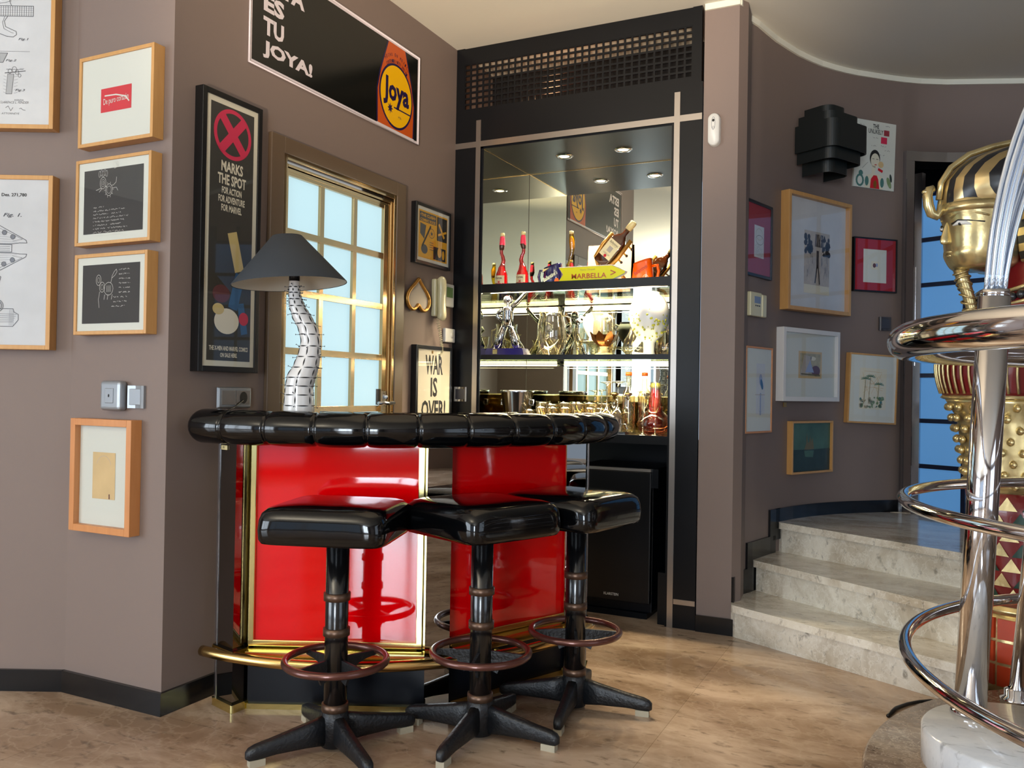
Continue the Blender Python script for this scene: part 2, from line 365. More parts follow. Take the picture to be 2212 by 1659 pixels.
# ================================================================ the room
CEIL = 3.19
A0 = YAW                                   # turn of the far-left wall
def wallseg(mb, p, q, th, z0, z1, k='paint', side=1):
    p = Vector(p); q = Vector(q); d = (q-p).normalized(); nrm = Vector((-d.y, d.x))*th*side
    a = [tuple(p), tuple(q), tuple(q+nrm), tuple(p+nrm)]
    if side < 0: a = a[::-1]
    mb.prism(a, z0, z1, k)
fl = MB(); fl.prism([(-5.4, -10.9), (6.4, -10.9), (6.4, 3.6), (-5.4, 3.6)], -.12, 0, 'floor_marble'); fl.build('floor', kind='structure')
ce = MB(); ce.prism([(-5.4, -10.9), (6.4, -10.9), (6.4, 3.6), (-5.4, 3.6)], CEIL, CEIL+.15, 'ceiling_white'); ce.build('ceiling', kind='structure')
mb = MB(); mb.box((-.22, -2.02, 0), (0, -1.505, CEIL), 'paint'); mb.box((-.22, -.61, 0), (0, 0, CEIL), 'paint'); mb.box((-.22, -1.505, 2.215), (0, -.61, CEIL), 'paint'); mb.box((-.22, 0, 0), (0, .9, CEIL), 'paint')
mb.build('wall_left', kind='structure')
mb = MB(); mb.prism([(-.525, -2.07), (0, -2.07), (0, -2.02), (-.22, -2.02), (-.22, -1.9), (-.7, -1.9)], 0, CEIL, 'paint'); mb.build('wall_front_left', kind='structure')
FLP = Vector((-.525, -2.07)); FLD = Vector((math.cos(A0), math.sin(A0))); FLE = FLP-FLD*2.6
mb = MB(); wallseg(mb, FLE, FLP, .15, 0, CEIL); mb.build('wall_far_left', kind='structure')
WX = -5.2
mb = MB(); mb.box((WX-.2, -7.2, 0), (WX, -3.0, CEIL), 'paint'); mb.box((WX, -3.3, 0), (FLE.x+.05, -3.1, CEIL), 'paint'); mb.build('wall_west', kind='structure')
mb = MB()
for a, b_, z0, z1 in ((-2.2, -1.5, 0, CEIL), (2.1, 2.7, 0, CEIL), (-1.5, 2.1, 0, .1), (-1.5, 2.1, 2.8, CEIL), (4.5, 6.2, 0, CEIL), (2.7, 4.5, 0, .3), (2.7, 4.5, 2.9, CEIL)):
    mb.box((a, -10.6, z0), (b_, -10.4, z1), 'paint')
mb.build('wall_back', kind='structure')
mb = MB(); wallseg(mb, (-5.2, -7.2), (-2.2, -10.5), .12, 0, .12, side=-1); wallseg(mb, (-5.2, -7.2), (-2.2, -10.5), .12, 3.0, CEIL, side=-1); mb.build('wall_corner', kind='structure')
def window(name, x0, x1, z0, z1, y):
    m_ = MB(); t = .06
    m_.box((x0, y-.04, z0), (x0+t, y+.04, z1), 'white_frame'); m_.box((x1-t, y-.04, z0), (x1, y+.04, z1), 'white_frame')
    m_.box((x0, y-.04, z0), (x1, y+.04, z0+t), 'white_frame'); m_.box((x0, y-.04, z1-t), (x1, y+.04, z1), 'white_frame')
    m_.box(((x0+x1)/2-.03, y-.03, z0+t), ((x0+x1)/2+.03, y+.03, z1-t), 'white_frame'); m_.build(name, kind='structure')
window('window_1', 0, 2.2, .12, 3.0, 0); window('window_2', 2.25, 4.45, .12, 3.0, 0); window('window_3', 2.7, 4.5, .3, 2.9, -10.5); window('added_window_4', -1.5, .3, .1, 2.8, -10.5); window('added_window_5', .3, 2.1, .1, 2.8, -10.5)  # last two are unseen openings added for bright reflections in the chrome
for n_ in ('window_1', 'window_2'): o = bpy.data.objects[n_]; o.location = (-5.2, -7.2, 0); o.rotation_euler = (0, 0, math.atan2(-3.3, 3.0))
mb = MB()
for a, b_, z0, z1 in ((-10.6, -4.8, 0, CEIL), (-2.4, 3.4, 0, CEIL), (-4.8, -2.4, 0, .3), (-4.8, -2.4, 2.7, CEIL)): mb.box((6, a, z0), (6.1, b_, z1), 'paint')
mb.build('wall_right', kind='structure')
# pilaster and curved wall
CV = [(1.627, 0.0), (1.632, 0.205), (1.663, 0.298), (1.688, 0.409), (1.717, 0.531), (1.757, 0.654), (1.802, 0.784), (1.857, 0.906), (1.907, 1.003), (1.967, 1.094), (2.025, 1.171), (2.086, 1.242), (2.16, 1.312), (2.228, 1.378), (2.296, 1.439), (2.353, 1.486)]
CV2 = [(2.353, 1.486), (2.436, 1.547), (2.578, 1.625), (2.765, 1.696), (2.95, 1.767), (3.327, 1.9), (4.257, 2.158), (6.117, 2.416)]
def off(P, d):
    out = []
    for i, p in enumerate(P):
        a = Vector(P[max(0, i-1)]); b_ = Vector(P[min(len(P)-1, i+1)]); t = (b_-a).normalized(); n_ = Vector((-t.y, t.x)); out.append(tuple(Vector(p)+n_*d))
    return out
mb = MB(); mb.prism([(1.452, 0), (1.627, 0), (1.66, .06), (1.60, .75), (1.452, .75)], 0, CEIL, 'paint'); mb.build('wall_pilaster', kind='structure')
def strip(mb, P, d0, d1, z0, z1, k):
    O = off(P, d0); I = off(P, d1); n = len(P)
    vs = [(x, y, z0) for x, y in O]+[(x, y, z0) for x, y in I]+[(x, y, z1) for x, y in O]+[(x, y, z1) for x, y in I]
    fs = []
    for i in range(n-1):
        fs += [(i, i+1, 2*n+i+1, 2*n+i), (n+i+1, n+i, 3*n+i, 3*n+i+1), (2*n+i, 2*n+i+1, 3*n+i+1, 3*n+i), (i+1, i, n+i, n+i+1)]
    fs += [(0, 2*n, 3*n, n), (n-1, 2*n-1, 4*n-1, 3*n-1)]
    mb.add(vs, fs, k, False)
mb = MB(); P_ = CV+CV2[1:]; n_ = len(P_); O_ = off(P_, .14); vs = []; fs = []
for z_ in (0, 2.727, CEIL): vs += [(x, y, z_) for x, y in P_]+[(x, y, z_) for x, y in O_]
for lv in (0, 1):
    for i in range(n_-1):
        if lv == 0 and len(CV)-1 <= i < len(CV)+4: continue
        a, b_ = 2*n_*lv, 2*n_*(lv+1); fs += [(a+i, a+i+1, b_+i+1, b_+i), (a+n_+i+1, a+n_+i, b_+n_+i, b_+n_+i+1)]
for i in range(len(CV)-1, len(CV)+4): fs.append((2*n_+i+1, 2*n_+i, 3*n_+i, 3*n_+i+1))
i = len(CV)-1; fs.append((i, n_+i, 3*n_+i, 2*n_+i))
mb.add(vs, fs, 'paint')
o = mb.build('wall_curved', kind='structure')
for p in o.data.polygons: p.use_smooth = abs(p.normal.z) < .5
mb = MB(); mb.prism([(1.455, -.012), (1.632, -.012), (1.632, 0), (1.455, 0)], 3.158, CEIL, 'trim_white'); strip(mb, CV+CV2[1:], -.012, 0, 3.158, CEIL, 'trim_white'); mb.build('trim_1', kind='structure')
# baseboards
BH = .083
mb = MB(); mb.box((0, -2.085, 0), (.014, -1.58, BH), 'baseboard_black'); mb.box((0, -.55, 0), (.014, 0, BH), 'baseboard_black'); mb.build('baseboard_left', kind='structure')
mb = MB(); mb.box((-.525, -2.085, 0), (0, -2.07, BH), 'baseboard_black'); mb.build('baseboard_front_left', kind='structure')
mb = MB(); wallseg(mb, FLE, FLP, .014, 0, BH, 'baseboard_black', -1); mb.build('baseboard_far_left', kind='structure')
mb = MB(); mb.box((1.452, -.014, 0), (1.640, 0, BH), 'baseboard_black'); mb.build('baseboard_pilaster', kind='structure')
# stepped baseboard beside the stairs: up one riser at a time
mb = MB()
def cvpart(y0, y1):
    P = []
    for (xa, ya), (xb, yb) in zip(CV, CV[1:]):
        for k_ in range(4):
            t = k_/4; y = ya+(yb-ya)*t
            if y0 <= y <= y1: P.append((xa+(xb-xa)*t, y))
    return P
strip(mb, cvpart(.0, .42), -.013, 0, .165, .29, 'baseboard_black'); strip(mb, cvpart(.24, .60), -.013, 0, .29, .425, 'baseboard_black')
strip(mb, cvpart(.58, 2)+[CV[-1]], -.013, 0, .497, .57, 'baseboard_black'); strip(mb, cvpart(.53, .68), -.013, 0, .40, .57, 'baseboard_black')
mb.build('baseboard_stairs', kind='structure')

# ---------------------------------------------------------------- stairs
st = thing('marble_staircase', 'short flight of beige veined marble steps against the curved brown wall', 'stairs', (0, 0, 0))
def clipwall(y):  # x of the curved wall at a given y
    for (xa, ya), (xb, yb) in zip(CV, CV[1:]):
        if ya <= y <= yb: return xa+(xb-xa)*(y-ya)/(yb-ya)
    return CV[0][0]
def stepslab(L, Rr, z0, z1, name, back):
    fr = [L, Rr]; pts = [L, Rr]+[(2.70, Rr[1]+.01), (2.70, back)]
    for x, y in reversed(CV):
        if L[1]+.02 < y < back-.02: pts.append((x-.0, y))
    m_ = MB(); m_.prism(pts, z0, z1-.036, 'stair_marble_lit'); o_ = m_.build(name, st)
    # tread with rounded nosing
    d = (Vector(Rr)-Vector(L)).normalized(); nn = Vector((d.y, -d.x))*.030
    p2 = [tuple(Vector(L)+nn-d*.02*0), tuple(Vector(Rr)+nn)]+pts[2:]
    m_ = MB(); m_.prism(p2, z1-.036, z1, 'stair_marble_lit'); m_.build('tread', o_, bevel=.015, bseg=4)
stepslab((1.650, -.022), (2.655, -.545), 0, .165, 'step', .9)
stepslab((1.690, .33), (2.66, -.31), .165, .33, 'step', 1.2)
stepslab((1.775, .63), (2.66, .115), .33, .497, 'step', 1.42)
mb = MB(); mb.prism([(2.70, .05), (3.6, .02), (3.6, 3.2), (2.05, 3.2), (2.05, 1.45), (2.70, 1.43)], .33, .497, 'stair_marble_lit'); mb.prism([(2.72, .10), (3.55, .10), (3.55, 3.1), (2.15, 3.1), (2.15, 1.46), (2.72, 1.44)], 0, .33, 'stair_marble_lit'); mb.build('landing', st)

# ---------------------------------------------------------------- opening, open glazed door and the room beyond
od = thing('door_3', 'open steel and blue glass door hinged at the doorway beyond the stairs', 'door', (2.423, 1.429, 0.497), -.464); od['kind'] = 'structure'
LW, LH = .765, 2.07
mb = MB()
for x0, x1, k_ in ((0, .045, 'steel'), (LW-.045, LW, 'navy_metal')): mb.box((x0, -.02, 0), (x1, .02, LH), k_)
mb.box((.29-.0, -.014, 0), (.315, .014, LH), 'navy_metal'); mb.box((.52, -.014, 0), (.545, .014, LH), 'navy_metal')
for i in range(8):
    z = .02+i*.273; mb.box((0, -.016, z-.012 if i else 0), (LW, .016, z+.014), 'navy_metal')
mb.build('door_frame', od)
mb = MB()
for i in range(7):
    for x0, x1 in ((.045, .29), (.315, .52), (.545, LW-.045)): mb.box((x0, -.004, .034+i*.273), (x1, .004, .008+(i+1)*.273), 'pane_blue_glow')
mb.build('window_pane', od)
mb = MB(); mb.box((.0, -.024, .9), (.012, -.02, 1.5), 'steel'); mb.build('edge_strip', od)
jb = MB(); d = Vector((CV[-1][0]-CV[-2][0], CV[-1][1]-CV[-2][1])).normalized()
jt = math.atan2(d.y, d.x); T = Matrix.Translation((CV[-1][0], CV[-1][1], 0)) @ rotm(jt)
jb.box((-.01, -.03, .497), (.05, .15, 2.728), 'steel', T=T); strip(jb, CV2[:6], -.03, .15, 2.668, 2.728, 'steel'); jb.build('door_2', kind='structure')
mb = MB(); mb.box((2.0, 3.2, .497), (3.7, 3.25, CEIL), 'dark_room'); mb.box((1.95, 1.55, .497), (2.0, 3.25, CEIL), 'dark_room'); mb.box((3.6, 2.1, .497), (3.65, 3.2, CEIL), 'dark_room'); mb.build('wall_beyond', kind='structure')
bs = thing('bookcase', 'dark bookcase with red and white things glimpsed through the doorway gap', 'bookcase', (2.2, 2.6, .497), -.1)
mb = MB()
for i in range(5): mb.box((0, 0, i*.42), (1.1, .3, i*.42+.03), 'wood_red')
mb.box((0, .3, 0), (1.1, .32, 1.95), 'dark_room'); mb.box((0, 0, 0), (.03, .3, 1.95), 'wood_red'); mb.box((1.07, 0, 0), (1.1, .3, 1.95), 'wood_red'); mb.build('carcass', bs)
for i, (k, h_, g) in enumerate((('shelf_red', .28, 2), ('white_plastic', .16, 0), ('dark_plastic', .22, 1))):
    mb = MB(); mb.box((.1, .04, g*.42+.03), (.42, .24, g*.42+.03+h_), k); o = mb.build('storage_box'); o.matrix_world = Matrix.Translation((2.2, 2.6, .497)) @ rotm(-.1)
    tag(o, ['red box on a shelf seen through the gap left of the blue door', 'white box low on the bookcase beyond the doorway', 'dark box on the bookcase shelf under the red one'][i], 'box')

# ================================================================ the curved bar
BC = (.17, -.9)
bar = thing('bar_counter', 'curved home bar with red lacquer panels, brass trim and mirrored posts', 'bar counter', (.17, -.9, 0))
B_ = Matrix.Translation((-.17, -.9*-1, 0))
def bl(mb_, name, par=None, **kw):          # build in world coordinates under the bar
    mb_.v = [Vector(p)-Vector((.17, -.9, 0)) for p in mb_.v]; return mb_.build(name, par or bar, **kw)
mb = MB(); mb.prism([(.09, -1.80), (.24, -1.845), (.81, -1.577), (.862, -1.50), (1.10, -.93), (1.16, -.80), (1.02, -.80), (.70, -1.44), (.10, -1.70)], .0, 1.03, 'black_lacquer'); bl(mb, 'carcass')
# posts
def post(Q):
    cx_ = sum(p[0] for p in Q)/4; cy_ = sum(p[1] for p in Q)/4
    G = lambda k_: [(cx_+(x-cx_)*k_, cy_+(y-cy_)*k_) for x, y in Q]
    m_ = MB(); m_.prism(Q, .02, 1.0, 'mirror_grey'); bl(m_, 'mirror_post')
    m_ = MB(); m_.prism(G(1.24), 0, .03, 'brass'); bl(m_, 'brass_plinth', bevel=.008)
    m_ = MB(); m_.prism(G(1.24), .195, .226, 'brass'); m_.prism(G(1.18), .226, .229, 'black_gloss'); bl(m_, 'brass_collar')
    m_ = MB(); m_.prism([(Q[0][0]-.004, Q[0][1]-.004), (Q[0][0]+.003, Q[0][1]-.004), (Q[0][0]+.003, Q[0][1]+.003), (Q[0][0]-.004, Q[0][1]+.003)], .03, 1.0, 'steel'); bl(m_, 'edge_trim')
QL = [(.092, -1.898), (.205, -1.930), (.212, -1.846), (.105, -1.815)]
post(QL); post([(BC[0]-(y-BC[1]), BC[1]-(x-BC[0])) for x, y in QL][::-1][-1:]+[(BC[0]-(y-BC[1]), BC[1]-(x-BC[0])) for x, y in QL][::-1][:-1])
TL = Matrix.Translation((.205, -1.930, 0)) @ rotm(-.276)
mb = MB(); mb.box((-.102, -.006, .962), (-.060, 0, .980), 'cap_cream', T=TL); mb.text('\u00b7M\u00b7', 'ink_black', .01, (-.081, .971), h=.009, y=-.0065); 
mb.v = mb.v[:8]+[TL @ p for p in mb.v[8:]]; bl(mb, 'oval_badge', bevel=.004)
# red panels with brass frames
A1, B1 = Vector((.222, -1.866)), Vector((.811, -1.589)); A2, B2 = Vector((.87, -1.488)), Vector((1.112, -.925))
def ptm(a, b_):
    d = b_-a; return Matrix.Translation((a.x, a.y, 0)) @ rotm(math.atan2(d.y, d.x)), d.length
T1, L1 = ptm(A1, B1); T2, L2 = ptm(A2, B2)
mb = MB(); mb.box((.02, .0, .25), (L1-.02, .02, 1.0), 'red_lacquer', T=T1); bl(mb, 'red_panel')
mb = MB()
mb.box((0, -.014, .235), (.022, .018, 1.0), 'brass', T=T1); mb.box((L1-.024, -.014, .235), (L1, .018, 1.0), 'brass', T=T1); mb.box((0, -.014, .235), (L1, .018, .258), 'brass', T=T1)
mb.box((L1, -.008, .235), (L1+.02, .03, 1.0), 'brass', T=T1); bl(mb, 'brass_frame', bevel=.003)
mb = MB(); mb.box((-.002, -.0, .02), (L1+.01, .02, .235), 'black_satin', T=T1); bl(mb, 'kick_panel')
mb = MB()
for T_, L_, x0 in ((T1, L1, 0),):
    vs = [(x0, 0, .232), (x0, -.042, .222), (x0, -.046, .196), (x0, 0, .196)]; vs = vs+[(x+L_+.012, y, z) for x, y, z in vs]
    mb.add(vs, [(0, 1, 5, 4), (1, 2, 6, 5), (2, 3, 7, 6), (3, 0, 4, 7), (3, 2, 1, 0), (4, 5, 6, 7)], 'brass', T=T_)
mb.box((0, -.012, 0), (L1+.01, 0.0, .02), 'brass', T=T1); bl(mb, 'brass_ledge')
mb = MB(); mb.box((.0, 0, .262), (.605, .02, 1.0), 'red_lacquer', T=T2); bl(mb, 'red_panel')
mb = MB(); mb.box((.605, -.006, .24), (.640, .03, 1.0), 'brass', T=T2); mb.box((.0, -.01, .238), (.62, .015, .262), 'brass_dull', T=T2); bl(mb, 'brass_frame', bevel=.003)
mb = MB(); mb.box((0, 0, .02), (.62, .02, .24), 'black_satin', T=T2); bl(mb, 'kick_panel')
mb = MB(); vs = [(-.01, 0, .238), (-.01, -.042, .226), (-.01, -.046, .196), (-.01, 0, .196)]; vs = vs+[(x+.64, y, z) for x, y, z in vs]
mb.add(vs, [(0, 1, 5, 4), (1, 2, 6, 5), (2, 3, 7, 6), (3, 0, 4, 7), (3, 2, 1, 0), (4, 5, 6, 7)], 'brass', T=T2); mb.box((0, -.012, 0), (.62, 0, .02), 'brass_dull', T=T2); bl(mb, 'brass_ledge')
# mirrored corner pillar between the panels
PA, PB = Vector((.828, -1.600)), Vector((.908, -1.556)); T3, L3 = ptm(PA, PB)
mb = MB(); mb.box((0, 0, .0), (L3, .06, 1.0), 'mirror_grey', T=T3); bl(mb, 'mirror_pillar')
# counter top and padded rim
def sector(r0, r1, a0, a1, n): return [(BC[0]+r1*math.cos(a0+(a1-a0)*i/n), BC[1]+r1*math.sin(a0+(a1-a0)*i/n)) for i in range(n+1)]+[(BC[0]+r0*math.cos(a1+(a0-a1)*i/n), BC[1]+r0*math.sin(a1+(a0-a1)*i/n)) for i in range(n+1)]
a_l, a_r = math.radians(-97), math.radians(6)
mb = MB(); mb.prism(sector(.66, 1.06, a_l, a_r, 40), 1.035, 1.088, 'black_gloss'); bl(mb, 'counter_top', bevel=.004)
NS = 11; NP = 440
def prad(t):
    e = min(t, 1-t)*1.93; r_ = .071
    if e < .05: r_ *= math.sqrt(max(.02, 1-((.05-e)/.05)**2))
    s_ = (t*NS) % 1; dd = min(s_, 1-s_)*1.93/NS
    return r_*(1-.10*math.exp(-(dd/.005)**2)-.05*math.exp(-(dd/.03)**2))
mb = MB(); mb.tube(arc(BC[0], BC[1], 1.072, a_l, a_r, NP, 1.053), prad, 'black_vinyl', seg=24, flat=.90); bl(mb, 'padded_rim')
mb = MB(); mb.tube(arc(BC[0], BC[1], .655, math.radians(-80), a_r, 60, 1.085), .022, 'black_gloss', seg=10); bl(mb, 'inner_rim')
# brass foot rail
mb = MB(); mb.tube(arc(BC[0], BC[1], 1.035, math.radians(-96.5), math.radians(2), 60, .205), .020, 'brass_dull', seg=14); rl = bl(mb, 'foot_rail')
for k_ in (-88, -62, -30, -4):
    a_ = math.radians(k_); mb = MB(); mb.tube([(BC[0]+r_*math.cos(a_), BC[1]+r_*math.sin(a_), .205) for r_ in (.98, 1.035)], .010, 'brass'); o = bl(mb, 'rail_bracket', rl)

# ================================================================ bar stools
def superell(hx, hy, e, n, z, cx=0, cy=0):
    out = []
    for j in range(n):
        a = 2*PI*j/n; c_, s_ = math.cos(a), math.sin(a)
        out.append((cx+hx*math.copysign(abs(c_)**(2/e), c_), cy+hy*math.copysign(abs(s_)**(2/e), s_), z))
    return out
def make_stool(label, loc, rz, seatoff, seatrot):
    t = thing('bar_stool', label, 'bar stool', loc, 0, 'bar stools in front of the bar')
    m_ = MB(); hs = .212
    secs = [superell(hs*f, hs*f, e, 72, z) for f, z, e in ((.90, .700, 7), (.965, .702, 8), (.99, .715, 9), (1.0, .745, 9), (.995, .775, 8), (.965, .797, 7.5), (.90, .811, 6.5), (.80, .818, 5.5), (.5, .824, 4), (.1, .826, 2))]
    m_.loft(secs, 'black_vinyl', T=Matrix.Translation((seatoff[0], seatoff[1], 0)) @ rotm(seatrot)); s_ = m_.build('seat', t)
    m_ = MB()
    for i in range(4):
        a = PI/4+i*PI/2; c_ = hs*1.30
        m_.tube([(c_*.955*math.cos(a), c_*.955*math.sin(a), .705), (c_*.985*math.cos(a), c_*.985*math.sin(a), .74), (c_*.965*math.cos(a), c_*.965*math.sin(a), .775), (c_*.88*math.cos(a), c_*.88*math.sin(a), .802)], .0045, 'black_vinyl', seg=6, T=Matrix.Translation((seatoff[0], seatoff[1], 0)) @ rotm(seatrot))
    m_.build('piping', s_)
    m_ = MB(); m_.lathe([(.0, .12), (.0385, .12), (.0385, .69), (0, .69)], 'black_metal', 28); m_.lathe([(.09, .69), (.09, .70)], 'black_metal', 20, closed=True); m_.build('column', t)
    m_ = MB(); m_.lathe([(0, .012), (.044, .012), (.046, .10), (.042, .128), (.0385, .13)], 'cast_iron', 28); m_.build('hub', t)
    for z in (.125, .375, .492):
        m_ = MB(); m_.lathe([(.038, z), (.0445, z+.002), (.0445, z+.026), (.038, z+.028)], 'bronze', 28); m_.build('band', t)
    m_ = MB(); m_.tube([(.167*math.cos(2*PI*i/64), .167*math.sin(2*PI*i/64), .292) for i in range(64)], .0125, 'footring', seg=12, closed=True); m_.build('foot_ring', t)
    for i in range(4):
        a = rz+.25+i*PI/2; T = rotm(a)
        m_ = MB(); P = [(.03, .235), (.06, .222), (.068, .24), (.085, .262), (.12, .272), (.166, .277), (.166, .292), (.03, .30)]
        m_.add([(x, -.005, z) for x, z in P]+[(x, .005, z) for x, z in P], [tuple(range(len(P))), tuple(range(2*len(P)-1, len(P)-1, -1))]+[(j, len(P)+j, len(P)+(j+1) % len(P), (j+1) % len(P)) for j in range(len(P))], 'cast_iron', T=T); m_.build('ring_bracket', t)
    for i in range(4):
        a = rz+i*PI/2; T = rotm(a); m_ = MB(); secs = []
        for x, w_, z0, z1 in ((.03, .021, .016, .118), (.10, .020, .022, .100), (.20, .018, .024, .078), (.265, .017, .020, .066), (.285, .015, .020, .058), (.295, .008, .026, .048)):
            c_ = (z0+z1)/2; h_ = (z1-z0)/2; secs.append([(x, w_*math.copysign(abs(math.cos(q*PI/6))**.5, math.cos(q*PI/6)), c_+h_*math.copysign(abs(math.sin(q*PI/6))**.5, math.sin(q*PI/6))) for q in range(12)])
        m_.loft(secs, 'cast_iron', T=T); lg = m_.build('leg', t)
        m_ = MB(); m_.box((.235, -.015, 0), (.285, .015, .022), 'felt', T=T); m_.build('foot_pad', lg)
    return t
make_stool('black vinyl bar stool nearest the mirrored post, square seat facing front', (.728, -2.000, 0), math.radians(59), (-.012, .015), math.radians(18.6))
make_stool('middle black vinyl bar stool, its seat turned corner first', (1.108, -1.685, 0), math.radians(2), (-.02, .03), math.radians(68))
make_stool('black vinyl bar stool beside the black fridge, in front of the end of the bar', (1.297, -1.275, 0), math.radians(10), (-.03, .01), math.radians(79))
# ================================================================ built-in mirrored bar niche
NX0, NX1, NZ0, NZ1, ND = .18, 1.286, .98, 2.595, .64
ni = thing('bar_niche', 'black built-in bar niche with mirrors, two shelves, steel inlays and grille', 'built-in cabinet', (0, 0, 0))
mb = MB()
mb.box((.0, -.004, 0), (NX0-.03, .012, 2.80), 'black_lacquer'); mb.box((NX1+.004, -.004, 0), (1.448, .012, 2.80), 'black_lacquer'); mb.box((NX0-.03, -.004, 2.625), (NX1+.004, .012, 2.80), 'black_lacquer')
mb.box((NX0-.03, .004, 0), (NX0, .012, 2.625), 'black_satin'); mb.box((NX0-.03, .004, 2.597), (NX1+.004, .012, 2.625), 'black_satin')
mb.build('surround', ni)
mb = MB()
for x in (.137, 1.302): mb = MB(); mb.box((x, -.008, 0), (x+.030, -.003, 2.76), 'brushed'); mb.build('vertical_inlay', ni)
mb = MB(); mb.box((0.0, -.007, 2.605), (1.446, -.0035, 2.638), 'brushed'); mb.build('horizontal_inlay', ni)
mb = MB(); mb.box((1.335, -.007, .122), (1.446, -.0035, .148), 'brushed'); mb.build('horizontal_inlay', ni)
# grille
mb = MB(); gx0, gx1, gz0, gz1 = .052, 1.392, 2.828, 3.095; nc, nr = 33, 8
mb.box((0, -.004, 2.80), (gx0, .02, CEIL), 'black_lacquer'); mb.box((gx1, -.004, 2.80), (1.440, .02, CEIL), 'black_lacquer'); mb.box((gx0, -.004, 2.80), (gx1, .02, gz0), 'black_lacquer'); mb.box((gx0, -.004, gz1), (gx1, .02, CEIL-.003), 'black_lacquer')
px_, pz_ = (gx1-gx0)/nc, (gz1-gz0)/nr
for i in range(nc+1): mb.box((gx0+i*px_-.0055, -.002, gz0), (gx0+i*px_+.0055, .004, gz1), 'black_lacquer')
for i in range(nr+1): mb.box((gx0, -.0025, gz0+i*pz_-.0055), (gx1, .0045, gz0+i*pz_+.0055), 'black_lacquer')
mb.build('ventilation_grille', ni)
mb = MB(); mb.box((0.0, .45, 2.78), (1.45, .47, CEIL), 'dark_room'); mb.box((0, .02, 2.78), (1.45, .45, 2.80), 'wood_red'); mb.box((0.2, .34, 2.80), (1.25, .36, 2.93), 'wood_red'); mb.box((.5, .22, 2.80), (.9, .24, 2.87), 'wood_red'); mb.build('duct_box', ni)
dl_ = bpy.data.lights.new('added_duct_glow', 'POINT'); dl_.energy = 1.6; dl_.color = (1, .55, .28); dl_.shadow_soft_size = .05; do_ = bpy.data.objects.new('added_duct_glow', dl_); COL.objects.link(do_); do_.location = (.55, .14, 2.84)  # added point light, stands in for downlight spill behind the grille
# mirrors, ceiling panel
mb = MB(); mb.box((NX0-.006, ND, NZ0+.20), (NX1, ND+.006, NZ1), 'mirror'); mb.build('back_mirror', ni)
mb = MB(); mb.box((NX0-.006, .012, NZ0+.20), (NX0, ND, NZ1), 'mirror'); mb.build('side_mirror', ni)
mb = MB(); mb.box((NX0-.006, ND-.004, NZ0), (NX1, ND+.006, NZ0+.2), 'bronze_mirror'); mb.box((NX0-.006, ND-.008, NZ0+.198), (NX1, ND, NZ0+.204), 'brass'); mb.box((NX0-.008, .012, NZ0), (NX0, ND, NZ0+.2), 'bronze_mirror')
mb.box((NX0-.001, .012, NZ0+.198), (NX0+.003, ND, NZ0+.204), 'brass'); mb.box((NX0-.0, ND-.0015, NZ0+.2), (NX0+.0015, ND, NZ1), 'sepia_dark'); mb.box((NX0, ND-.002, NZ1-.0025), (NX1, ND, NZ1), 'brass_dull'); mb.box((NX0, .012, NZ1-.0025), (NX0+.002, ND, NZ1), 'brass_dull'); mb.build('splashback', ni)
mb = MB(); mb.box((NX1, .01, NZ0), (NX1+.006, ND, NZ1), 'black_satin'); mb.build('side_panel', ni)
mb = MB(); mb.box((NX0-.006, .006, NZ1), (NX1+.006, ND, NZ1+.02), 'black_satin'); mb.build('niche_ceiling', ni)
# shelves with fascia and fluorescent tube
for zt, th in ((1.812, .047), (1.407, .026)):
    m_ = MB(); m_.box((NX0, .014, zt-th), (NX1, .05, zt), 'black_lacquer'); sh = m_.build('shelf', ni)
    m_ = MB(); m_.box((NX0+.001, .05, zt-.008), (NX1-.001, ND-.01, zt), 'glass_shelf'); m_.build('glass_plate', sh)
    m_ = MB(); m_.box((NX0+.01, .055, zt-.014), (NX1-.01, .085, zt-.009), 'white_plastic'); m_.build('batten', sh)
    m_ = MB(); m_.tube([(NX0+.03, .072, zt-(.031 if th > .03 else .014)), (NX1-.03, .072, zt-(.031 if th > .03 else .014))], .0155 if th > .03 else .011, 'tube_on', seg=12); m_.build('fluorescent_tube', sh)
mb = MB(); mb.box((NX0-.006, -.002, NZ0-.045), (NX1+.006, ND, NZ0), 'black_lacquer'); mb.build('worktop', ni)
mb = MB(); mb.box((0, ND, 0), (1.45, ND+.02, NZ0-.045), 'black_satin'); mb.box((NX0-.02, .1, 0), (NX0, ND, NZ0-.045), 'black_satin'); mb.box((NX1, .1, 0), (NX1+.02, ND, NZ0-.045), 'black_satin'); mb.box((1.245, .02, 0), (1.285, .08, .27), 'black_lacquer'); mb.build('lower_cavity', ni)
for i, (x, y) in enumerate(((.552, .325), (.916, .325))):
    d_ = thing('recessed_spotlight', ['left recessed chrome spotlight lit in the niche ceiling', 'right recessed chrome spotlight lit in the niche ceiling'][i], 'downlight', (x, y, NZ1), group='recessed spotlights in the niche ceiling')
    m_ = MB(); m_.lathe([(.030, -.001), (.034, -.006), (.046, -.006), (.052, -.001)], 'chrome', 32); m_.build('trim_ring', d_)
    m_ = MB(); m_.lathe([(0, -.004), (.028, -.003)], 'bulb_on', 24); m_.build('bulb', d_)
    l = bpy.data.lights.new('spot_lamp', 'SPOT'); l.energy = 80; l.color = (1, .84, .60); l.spot_size = 1.7; l.spot_blend = .5; l.shadow_soft_size = .03
    lo = bpy.data.objects.new('spot_lamp', l); COL.objects.link(lo); lo.parent = d_; lo.location = (0, 0, -.02)
for zt in (1.763, 1.379):   # light of the two tubes
    l = bpy.data.lights.new('tube_light', 'AREA'); l.shape = 'RECTANGLE'; l.size = 1.0; l.size_y = .02; l.energy = 13; l.color = (1, .82, .54)
    lo = bpy.data.objects.new('tube_light', l); COL.objects.link(lo); lo.location = (.733, .072, zt-.012)
